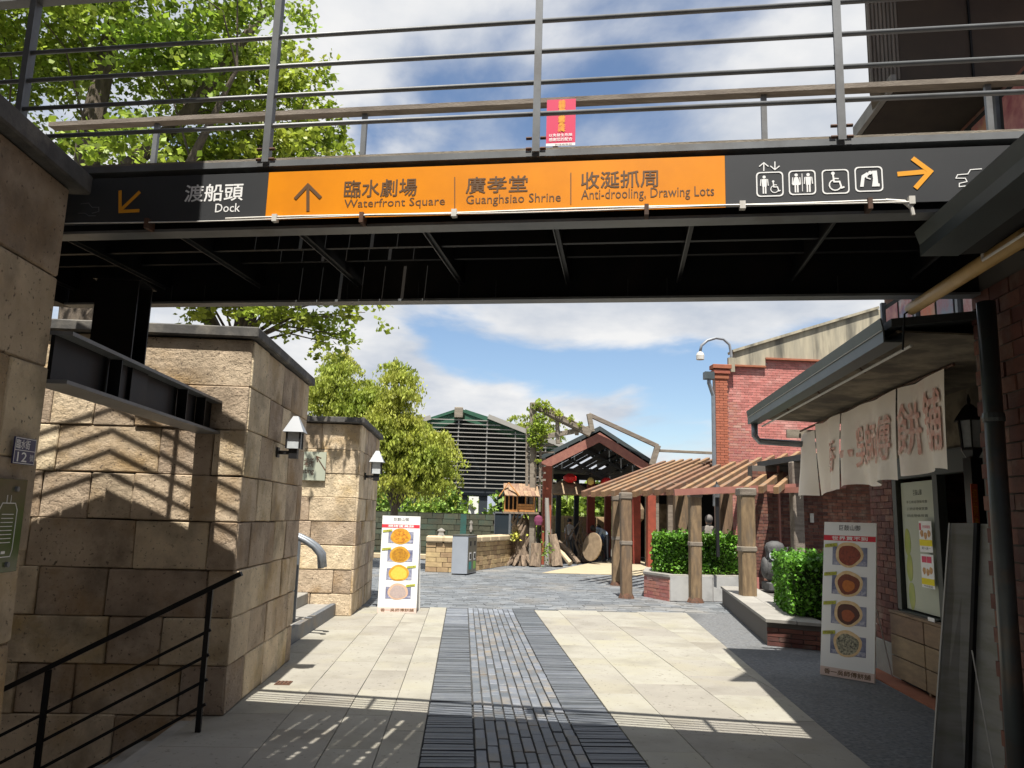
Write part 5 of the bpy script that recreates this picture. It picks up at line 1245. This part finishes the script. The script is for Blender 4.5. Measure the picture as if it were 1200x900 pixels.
H0, H1 = AY(591,600,25.6), AY(625,600,25.6); w0, w1 = H0.x, H1.x; zf, zc = 1.72, 2.28; yb0, yb1 = 25.4, 26.2
MB().box(w0-.05,w1+.15,yb0-.1,yb1+.1,zf-.06,zf).build('floor_board', DRIFT, bh)
wm = w0+(w1-w0)*.42
for x in (w0, w0+.13, wm-.13, wm, (wm+w1)/2, w1): MB().box(x-.022,x+.022,yb0,yb0+.05,zf,zc+.02).build('stud', HONEY, bh)
MB().box(w0,wm,yb0+.01,yb0+.04,zf,zf+.08).build('wall_board', HONEY, bh)
for k in range(3): MB().box(wm,w1,yb0+.005,yb0+.04,zf+.01+k*.085,zf+.085+k*.085).build('wall_board', HONEY, bh)
MB().box(w0,w1,yb0+.3,yb0+.33,zf,zc).build('inner_wall', DARK, bh); MB().box(w0,w1,yb0+.0,yb0+.045,zc-.03,zc+.03).build('head_rail', HONEY, bh)
pk = Vector((w0+(wm-w0)*.55, yb0-.1, zc+.36)); 
for k in range(9):     # shingles of the slope seen from the front
    for j in range(3):
        x = w0-.05+k*.125; 
        m = MB(); m.extr([(x+.25*(2-j)/2*.2,yb0-.18+j*.13,zc-.06+j*.12),(x+.12+.25*(2-j)/2*.2,yb0-.18+j*.13,zc-.07+j*.12),(x+.12,yb0-.04+j*.13,zc+.09+j*.12),(x,yb0-.04+j*.13,zc+.09+j*.12)], (0,-.005,.025)); m.build('shingle', THATCH, bh, jitter=.012)
m = MB(); m.beam((w0-.2,yb0-.02,zc-.08),(pk.x-.12,yb0-.02,pk.z),.06,.03); m.build('gable_trim', HONEY, bh); m = MB(); m.beam((wm+.05,yb0-.2,zc-.05),(pk.x-.12,yb0-.1,pk.z),.06,.03); m.build('gable_trim', HONEY, bh)
m = MB(); m.extr([(w0-.22,yb0,zc-.10),(pk.x-.12,yb0,pk.z),(pk.x+.75,yb0+.5,pk.z-.02),(w1+.1,yb0+.9,zc-.05),(w0-.1,yb0+.9,zc-.05)], (0,0,.02)) if False else m.box(w0,w1,yb0+.3,yb0+.34,zc,zc+.3); m.build('roof_back', THATCH, bh)
# log pieces, leaning timber, disc, poles
def log(p, q, r0, r1, label, mat=DRIFT): 
    o = thing('log', p, label, 'log'); m = MB(); p, q = Vector(p), Vector(q); mid = p.lerp(q,.5)+Vector((.04,0,.02)); m.tube([p,mid,q],[r0,(r0+r1)/2,r1],9); m.build('wood', mat, o, jitter=.03)
gx = lambda px, y: AY(px, 640, y).x
log((gx(627,25.4),25.4,0),(gx(628,25.4),25.5,.72),.20,.17,'short upright log just right of the driftwood stump')
log((gx(653,25.6),25.6,0),(gx(648,25.6),25.9,1.0),.22,.13,'thick brown log slab leaning against the red porch post')
log((gx(668,26.4),26.2,.08),(gx(650,26.4),27,.62),.09,.07,'pale squared log lying slanted beside the leaning slab', CAPSTONE)
log((gx(676,27.4),27,.06),(gx(655,27.4),27.6,.75),.08,.06,'thin dark log lying slanted at the back of the wood pile')
log((gx(641,25.9),25.9,0),(gx(640,25.9),26.1,2.2),.09,.07,'bleached white trunk standing against the red porch post', LOUV)
rg = random.Random(4)
for k in range(9):
    o = thing('bamboo_pole', (gx(676+k*1.5,28),28,0), 'thin brown stick in the tangled bundle beside the round wooden disc', 'stick', 'tangled sticks beside the wooden disc')
    m = MB(); x = gx(672+k*2,28.5); m.tube([(x,28.5,0),(x+rg.uniform(-.5,.4),28.7,rg.uniform(.5,.8)),(x+rg.uniform(-.7,.3),28.8,rg.uniform(1.0,1.6))],[.05,.04,.02],6); m.build('stick', BARK, o)
dsk = thing('wooden_disc', (gx(694,28),28,0), 'large round weathered wooden disc leaning on its rim by the porch', 'disc')
c = AY(694.5,641,27.6); nrm_ = Vector((-.86,-.50,.18)).normalized(); u1 = nrm_.cross(Z3).normalized(); u2 = u1.cross(nrm_)
m = MB(); m.extr([c+u1*(.50*math.cos(t))+u2*(.50*math.sin(t)) for t in np.linspace(0,2*math.pi,25)[:-1]], nrm_*.05); m.build('disc', STRAW, dsk, bevel=.01)
cc5 = thing('stone_ledge', (4,28.6,0), 'tan stone ledge wall behind the log pile under the porch', 'wall')
x0, x1 = AY(643,600,33.5).x, AY(716,600,33.5).x
for r_ in range(5):
    x = x0
    while x < x1: wd = min(.7,x1-x); MB().box(x+.01,x+wd-.01,33.5,33.9,r_*.33,r_*.33+.32).build('ledge_stone', STONE_FINE, cc5, bevel=.01); x += .7
# straw umbrella, lanterns
um = thing('straw_umbrella', AY(665,580,28.5), 'wide straw umbrella with a red crown hanging under the porch', 'umbrella')
c = AY(665,562,28.5); m = MB(); m.lathe((c.x,28.5,c.z-.55),[(1.05,.0),(.6,.32),(.2,.52),(.04,.58)],16); m.build('canopy', STRAW, um)
m = MB(); c2 = AY(668,560,27.9); m.lathe((c2.x,27.9,c2.z-.17),[(.08,0),(.24,.08),(.25,.2),(.1,.32)],14); m.build('red_crown', REDL, um)
m = MB(); m.tube([(c.x,28.5,c.z-.9),(c.x,28.5,c.z)], .02, 6); m.build('stick', BARK, um)
for px, py, r_, mat, lab in ((692,564,.13,M('yellow_lantern', (.55,.42,.12)),'yellow paper lantern hanging under the porch ridge'),(711,568,.24,REDL,'red round lantern half hidden by the pergola rafters')):
    c = AY(px,py,27.5); o = thing('paper_lantern', c, lab, 'lantern'); m = MB(); m.lathe((c.x,27.5,c.z-r_),[(r_*.4,0),(r_*.85,r_*.4),(r_,r_),(r_*.85,r_*1.6),(r_*.4,r_*2)],14); m.build('shade', mat, o, smooth=True); MB().tube([(c.x,27.5,c.z+r_),(c.x,27.5,c.z+r_+.5)], .008, 5).build('cord', BLACKS, o)
pb_ = AY(631,608,25.3); o = thing('magenta_bag', (pb_.x,25.3,pb_.z), 'small magenta bag hanging left of the red porch post', 'bag'); m = MB(); m.lathe((pb_.x,25.3,pb_.z-.2),[(.10,0),(.14,.12),(.12,.25),(.03,.32)],8,1,.4); m.build('bag', M('magenta_cloth', (.16,.03,.08)), o)

# ================================================================ trees
def cloud_pts(clumps, per, rg, flat=.75):
    P = []
    for (x, y, z, r) in clumps:
        n = int(per*(r**2)); d = rg.randn(n,3); d /= np.linalg.norm(d,axis=1)[:,None]; rr = r*rg.rand(n)**.45
        P.append(np.column_stack([x+d[:,0]*rr, y+d[:,1]*rr, z+d[:,2]*rr*flat]))
    return np.concatenate(P)
def sprays(clumps, n_per, leaf_per, rg, ln=(.3,.7), droop=.5, spread=.05, lump=0, elr=(-.5,.9)):
    P = []
    for (x, y, z, r) in clumps:
        for k in range(max(1, int(n_per*r/.4))):
            a = rg.rand()*6.283; el = rg.uniform(*elr); d = np.array([math.cos(a)*math.cos(el), math.sin(a)*math.cos(el), math.sin(el)])
            s0 = np.array([x,y,z])+d*r*rg.uniform(0,.6); l = rg.uniform(*ln)
            if lump:
                t = np.repeat(rg.rand(lump), leaf_per//lump)
            else: t = rg.rand(leaf_per)
            q = s0+d*(t*l)[:,None]; q[:,2] -= droop*(t*l)**2*1.6
            P.append(q+rg.randn(len(t),3)*spread)
    return np.concatenate(P)
def limbs(tree, base, clumps, rg, r0=.05, mat=BARK, nmax=40):
    idx = rg.permutation(len(clumps))[:nmax]
    for i in idx:
        x, y, z, r = clumps[i]; b = min(base, key=lambda q: (q[0]-x)**2+(q[1]-y)**2+2*(q[2]-z+1.2)**2)
        mid = ((b[0]+x)/2+rg.uniform(-.2,.2), (b[1]+y)/2, (b[2]+z)/2+.25)
        m = MB(); m.tube([b, mid, (x,y,z)], [r0, r0*.6, r0*.2], 5, cap=False); m.build('limb', mat, tree)
rg = np.random.RandomState(12)
# big leafy tree, upper left
t1 = thing('leafy_tree', (-5.6, 11.2, 0), 'tall leafy tree with bright green leaves filling the upper left above the bridge', 'tree')
tr = [(-5.75,11.2,0),(-5.6,11.2,3.6),(-5.75,11.3,5),(-5.85,11.3,7),(-5.7,11.4,9.5),(-5.6,11.4,12)]
m = MB(); m.tube(tr, [.34,.27,.20,.17,.11,.04], 10); m.build('trunk', BARK, t1)
base = tr[2:]+[(-5.7,11.3,6),(-5.8,11.3,8),(-5.7,11.4,10)]
for q in (((-5.7,11.2,3.9),(-4.9,11.2,5.0),(-4.2,11.0,6.6),(-3.6,10.8,8)),((-5.8,11.2,4.6),(-7.0,11.3,6.5),(-7.8,11.4,8.6)),((-5.75,11.3,6),(-4.6,11.6,7.6),(-3.6,11.8,9.6))):
    m = MB(); m.tube(list(q), [.14,.11,.07,.03][:len(q)], 8); m.build('bough', BARK, t1); base += list(q)
cl_ = []
for i in range(260):
    x = rg.uniform(-10.2,-2.2); y = rg.uniform(9.6,13.4); z = rg.uniform(4.9,12.5)
    px = ((Vector((x,y,z))-EYE).dot(_R)/(Vector((x,y,z))-EYE).dot(_f))*F_PX+600; py = 450-((Vector((x,y,z))-EYE).dot(_U)/(Vector((x,y,z))-EYE).dot(_f))*F_PX
    lim = 300 if py > 130 else (340 if py > 60 else 375)
    if x > -3.6-.25*max(0,8.6-z): continue
    if rg.rand() < .26: continue
    cl_.append((x,y,z,rg.uniform(.35,.72)))
P = sprays(cl_, 14, 24, rg, (.35,.85), .45, .075, lump=4)
P = P[P[:,2] > 4.7]
leaves('crown', P, .10, LEAFA, t1, flat=.6, aspect=1.2, seed=3)
limbs(t1, base, cl_, rg, .02, nmax=80)
# second tree whose low boughs show under the bridge
t2 = thing('leafy_tree', (-4.2, 12.8, 0), 'second leafy tree with forked trunk and low sprays showing under the bridge', 'tree')
m = MB(); m.tube([(-3.95,12.8,0),(-3.85,12.8,3.6),(-3.7,12.8,5),(-3.6,12.8,7),(-3.9,12.8,9)], [.24,.20,.16,.10,.04], 9); m.build('trunk', BARK, t2)
m = MB(); m.tube([(-3.9,12.8,3.9),(-4.4,12.8,4.8),(-5.0,12.8,6.5)], [.14,.11,.05], 8); m.build('bough', BARK, t2)
cl2 = []
for px, py, r in ((225,372,.22),(240,368,.2),(265,368,.18),(305,366,.25),(318,374,.22),(335,372,.28),(352,376,.26),(365,384,.22),(372,395,.16),(380,374,.2),(392,372,.2),(398,392,.16),(404,400,.14),(385,402,.14),(412,370,.16),(428,366,.14),(345,366,.2),(320,360,.3),(290,352,.3),(350,350,.3),(385,352,.25),(330,330,.3),(375,330,.3),(250,350,.3)):
    p = AY(px, py, 12.2+rg.uniform(-.5,.5)); cl2.append((p.x,p.y,p.z,r*.9))
for i in range(60):
    p = AY(rg.uniform(230,400), rg.uniform(60,330), 12.4+rg.uniform(-1,1))
    if p.x > -2.3: p.x -= .6
    cl2.append((p.x,p.y,p.z,rg.uniform(.3,.55)))
leaves('crown', sprays(cl2, 9, 22, rg, (.2,.55), .5, .06, lump=4), .105, LEAFA, t2, flat=.6, aspect=1.25, seed=5)
limbs(t2, [(-3.7,12.8,5),(-3.6,12.8,6),(-3.6,12.8,7),(-3.85,12.8,4.2)], cl2, rg, .03, nmax=50)
# bald cypresses
def cypress(name, blobs, trunk, label, seed, per=2100, size=.105):
    rg = np.random.RandomState(seed); t = thing(name, trunk[0], label, 'tree')
    m = MB(); m.tube(trunk, [.16]+[.11]*(len(trunk)-2)+[.03], 7); m.build('trunk', BARK, t)
    cl = []
    for (px, py, y, rx, n) in blobs:
        for k in range(n):
            if rg.rand() < .22: continue
            a = rg.rand()*6.28; q = rg.rand()**.5*(1+.25*rg.rand()*(rg.rand()<.3)); p = AY(px+q*rx*math.cos(a), py+q*rx*.8*math.sin(a), y+rg.uniform(-.9,.9)); cl.append((p.x,p.y,round(p.z/.42)*.42+rg.uniform(-.09,.09),rg.uniform(.10,.36)))
    P = sprays(cl, per/130., 34, rg, (.25,.75), .75, .045, elr=(-.25,.4))
    leaves('crown', P, size, LEAFB, t, droop=.8, aspect=2.0, seed=seed)
    limbs(t, [tuple(q) for q in trunk[1:]], cl, rg, .03, nmax=30); return t
T = lambda *L_: [tuple(AY(px,py,y)) for px,py,y in L_]
def tk(px, y, *up): g0 = AY(px,640,y); return [(g0.x,y,0)]+[tuple(AY(a,b,y)) for a,b in up]
cypress('cypress_tree', [(400,472,24,38,52),(396,436,24,12,12),(398,424,24,6,5),(432,472,24,20,16),(385,500,24,30,30),(374,458,24,16,14)], tk(398,24,(398,560),(396,480),(396,425)), 'yellowish green cypress rising behind the far stone pillar', 31)
cypress('cypress_tree', [(466,436,23,7,7),(470,455,23,10,10),(462,475,23,16,14),(460,500,23,28,36),(490,530,23,32,48),(460,525,23,34,44),(512,550,23,18,18),(475,550,23,28,22),(450,560,23,14,10)], tk(462,23,(462,600),(463,520),(466,430)), 'drooping yellow green cypress left of the pavilion', 32)
# autumnal treetop and vine on the trellis
vt = thing('climbing_vine', (2.3,25.4,0), 'green vine climbing the timber trellis and trailing over its beam', 'vine')
cl = []; rg = np.random.RandomState(8)
for (px,py,r) in ((628,476,.12),(634,472,.14),(645,480,.12),(655,484,.10),(668,490,.10),(640,475,.12),(632,490,.16),(630,500,.18),(636,507,.16),(628,512,.16),(634,498,.15),(626,520,.12),(632,525,.10),(621,505,.10),(622,515,.10),(680,497,.08),(630,540,.07),(637,516,.1)):
    p = AY(px,py,25.35); cl.append((p.x,25.35+rg.uniform(-.15,.15),p.z,r*1.25))
leaves('foliage', cloud_pts([(a_,b_,c_,d_*1.3) for a_,b_,c_,d_ in cl], 1500, rg), .085, LEAFA, vt, seed=6)
m = MB(); a = AY(627,640,25.4); m.tube([(a.x,25.4,0),tuple(AY(628,560,25.4)),tuple(AY(627,500,25.4)),tuple(AY(634,476,25.4)),tuple(AY(680,498,25.4))],.02,5); m.build('stem', BARK, vt)
cypress('autumn_tree', [(620,490,44,14,12),(640,495,44,18,16),(612,500,44,8,6),(650,510,44,12,8)], tk(632,44,(632,560),(632,490)), 'brownish treetop showing behind the timber trellis', 33, per=900, size=.16)
# hedge belt beyond the pavilion
fh = thing('tree_belt', (0,58,0), 'dense green shrub and tree belt seen through the pavilion columns', 'tree belt')
rg = np.random.RandomState(77); cl = []
for i in range(330):
    x = rg.uniform(-16,12); y = 52+rg.uniform(-2,4); h = 3.3+.9*math.sin(x*.7)+.5*math.sin(x*1.9)
    cl.append((x,y,rg.uniform(.2,h),rg.uniform(.5,.9)))
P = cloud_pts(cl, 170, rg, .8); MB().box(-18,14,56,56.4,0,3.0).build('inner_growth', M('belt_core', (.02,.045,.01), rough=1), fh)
leaves('foliage', P, .30, LEAFD, fh, seed=9)
fh2 = thing('tree_belt', (6,44,0), 'bright green bushes glimpsed beneath the porch roof', 'tree belt')
cl = [(rg.uniform(4.5,12),rg.uniform(42,44),rg.uniform(.4,3.4),rg.uniform(.4,.8)) for i in range(110)]
leaves('foliage', cloud_pts(cl, 200, rg, .8), .26, LEAFD, fh2, seed=10)
fh3 = thing('tree_belt', (-6,34,0), 'green bushes behind the relief wall under the cypress', 'tree belt')
cl = [(rg.uniform(-6.5,1.5),rg.uniform(33,35),rg.uniform(.6,2.4),rg.uniform(.3,.6)) for i in range(90)]
leaves('foliage', cloud_pts(cl, 260, rg, .8), .2, LEAFD, fh3, seed=11)

# ================================================================ people
def person(name, label, base, rz, joints, mats, cat='person', hair=HAIR):
    """joints: dict name->(x,y,z) facing -Y ; one skinned body"""
    r = thing(name, base, label, cat, rz=rz)
    J = dict(pel=(0,0,.95), waist=(0,0,1.1), chest=(0,0,1.32), neck=(0,0,1.47), headb=(0,-.01,1.54), headt=(0,-.02,1.66), 
             hipL=(.09,0,.92), kneeL=(.1,-.02,.5), ankL=(.1,.02,.08), toeL=(.11,-.14,.03), hipR=(-.09,0,.92), kneeR=(-.1,-.02,.5), ankR=(-.1,.02,.08), toeR=(-.11,-.14,.03),
             shL=(.18,0,1.40), elL=(.23,.02,1.12), wrL=(.24,-.06,.88), haL=(.24,-.10,.80), shR=(-.18,0,1.40), elR=(-.23,.02,1.12), wrR=(-.24,-.06,.88), haR=(-.24,-.10,.80))
    J.update(joints)
    R_ = dict(pel=.13, waist=.12, chest=.15, neck=.055, headb=.085, headt=.095, hipL=.09, hipR=.09, kneeL=.06, kneeR=.06, ankL=.042, ankR=.042, toeL=.035, toeR=.035, shL=.065, shR=.065, elL=.045, elR=.045, wrL=.03, wrR=.03, haL=.04, haR=.04)
    E_ = [('pel','waist'),('waist','chest'),('chest','neck'),('neck','headb'),('headb','headt')]+[(a+s_,b+s_) for s_ in 'LR' for a,b in (('hip','knee'),('knee','ank'),('ank','toe'),('sh','el'),('el','wr'),('wr','ha'))]+[('pel','hipL'),('pel','hipR'),('chest','shL'),('chest','shR')]
    nm = list(J); me = bpy.data.meshes.new('body'); me.from_pydata([J[k] for k in nm], [(nm.index(a),nm.index(b)) for a,b in E_], [])
    o = bpy.data.objects.new('body', me); COL.objects.link(o); sk = o.modifiers.new('s','SKIN'); ss = o.modifiers.new('u','SUBSURF'); ss.levels = 2
    for i, k in enumerate(nm): me.skin_vertices[0].data[i].radius = (R_[k], R_[k]*(.8 if k in ('pel','waist','chest') else 1))
    me.skin_vertices[0].data[nm.index('pel')].use_root = True
    dg = bpy.context.evaluated_depsgraph_get(); m2 = bpy.data.meshes.new_from_object(o.evaluated_get(dg)); o.modifiers.clear(); o.data = m2; m2.name = 'body'
    top, leg = mats; ms = [top, leg, SKIN, LAMPB]
    m2.materials.clear(); [m2.materials.append(x) for x in ms]
    zone = {('pel','waist'):0,('waist','chest'):0,('chest','neck'):0,('neck','headb'):2,('headb','headt'):2}
    for s_ in 'LR': zone.update({('hip'+s_,'knee'+s_):1,('knee'+s_,'ank'+s_):1,('ank'+s_,'toe'+s_):3,('sh'+s_,'el'+s_):0,('el'+s_,'wr'+s_):2,('wr'+s_,'ha'+s_):2,('pel','hip'+s_):1,('chest','sh'+s_):0})
    def dseg(p, a, b): a, b = Vector(a), Vector(b); t = max(0,min(1,(p-a).dot(b-a)/(b-a).length_squared)); return (p-a-(b-a)*t).length
    for p in m2.polygons:
        c = p.center; k = min(E_, key=lambda e_: dseg(c, J[e_[0]], J[e_[1]])/(R_[e_[0]]+R_[e_[1]])); p.material_index = zone[k]; p.use_smooth = True
    o.parent = r
    ht = Vector(J['headt']); hb = Vector(J['headb']); ax = (ht-hb).normalized(); cH = ht.lerp(hb,.35)
    W = wmat(r); back = Vector((0,.03,0))
    m = MB(); vs, fs = _sph(Vector((0,0,0)), .105, .112, .12, 12, 8); m.add([W @ (cH+back+ax*.035+v) for v in vs], fs); m.build('hair', hair, r, smooth=True)
    return r
def at_(px, y): return (AY(px,640,y).x, y, 0)
person('person', 'person in light blue shirt and dark trousers bending forward beside the wooden disc', at_(711,29), rad(-80),
    dict(pel=(0,.05,.88), waist=(0,-.04,1.02), chest=(0,-.24,1.16), neck=(0,-.40,1.22), headb=(0,-.46,1.24), headt=(0,-.57,1.22), shL=(.18,-.27,1.18), elL=(.2,-.36,.92), wrL=(.15,-.45,.72), haL=(.14,-.48,.65), shR=(-.18,-.27,1.18), elR=(-.2,-.36,.92), wrR=(-.15,-.45,.72), haR=(-.14,-.48,.65)), (SHIRTB, PANTS))
person('person', 'seated person with dark hair and blue top left of the bending person', (AY(701,640,30).x,30,0), rad(160),
    dict(pel=(0,0,.5), waist=(0,0,.66), chest=(0,-.03,.88), neck=(0,-.05,1.03), headb=(0,-.07,1.1), headt=(0,-.08,1.22), hipL=(.1,0,.48), kneeL=(.12,-.4,.5), ankL=(.12,-.4,.08), toeL=(.12,-.54,.03), hipR=(-.1,0,.48), kneeR=(-.12,-.4,.5), ankR=(-.12,-.4,.08), toeR=(-.12,-.54,.03), shL=(.18,-.03,.96), elL=(.22,-.05,.7), wrL=(.16,-.26,.6), haL=(.14,-.34,.6), shR=(-.18,-.03,.96), elR=(-.22,-.05,.7), wrR=(-.16,-.26,.6), haR=(-.14,-.34,.6)), (M('shirt_deep_blue', (.08,.14,.30)), PANTS))
stl = thing('stool', (AY(701,640,30).x,30,0), 'low dark stool under the seated person by the porch', 'stool'); sx_ = AY(701,640,30).x
MB().box(sx_-.2,sx_+.2,29.82,30.2,.36,.40).build('seat', BARK, stl)
for a, b in ((-.17,-.14),(.17,-.14),(-.17,.16),(.17,.16)): MB().box(sx_+a-.02,sx_+a+.02,30+b-.02,30+b+.02,0,.36).build('leg', BARK, stl)
person('person', 'person with grey hair and taupe shirt seen from behind above the green hedge', (AY(831,640,20.5).x,20.5,0), rad(180), dict(elL=(.27,.02,1.14), wrL=(.22,-.2,1.1), haL=(.2,-.27,1.1)), (SHIRTG, PANTS), hair=HAIRG)
c_ = person('person', 'small person in white and dark clothes standing among the sticks behind the log pile', (AY(667,640,31).x,31,0), rad(30), {}, (SHIRTW, M('grey_trousers', (.12,.13,.15))))
c_.scale = (.88,.88,.88)
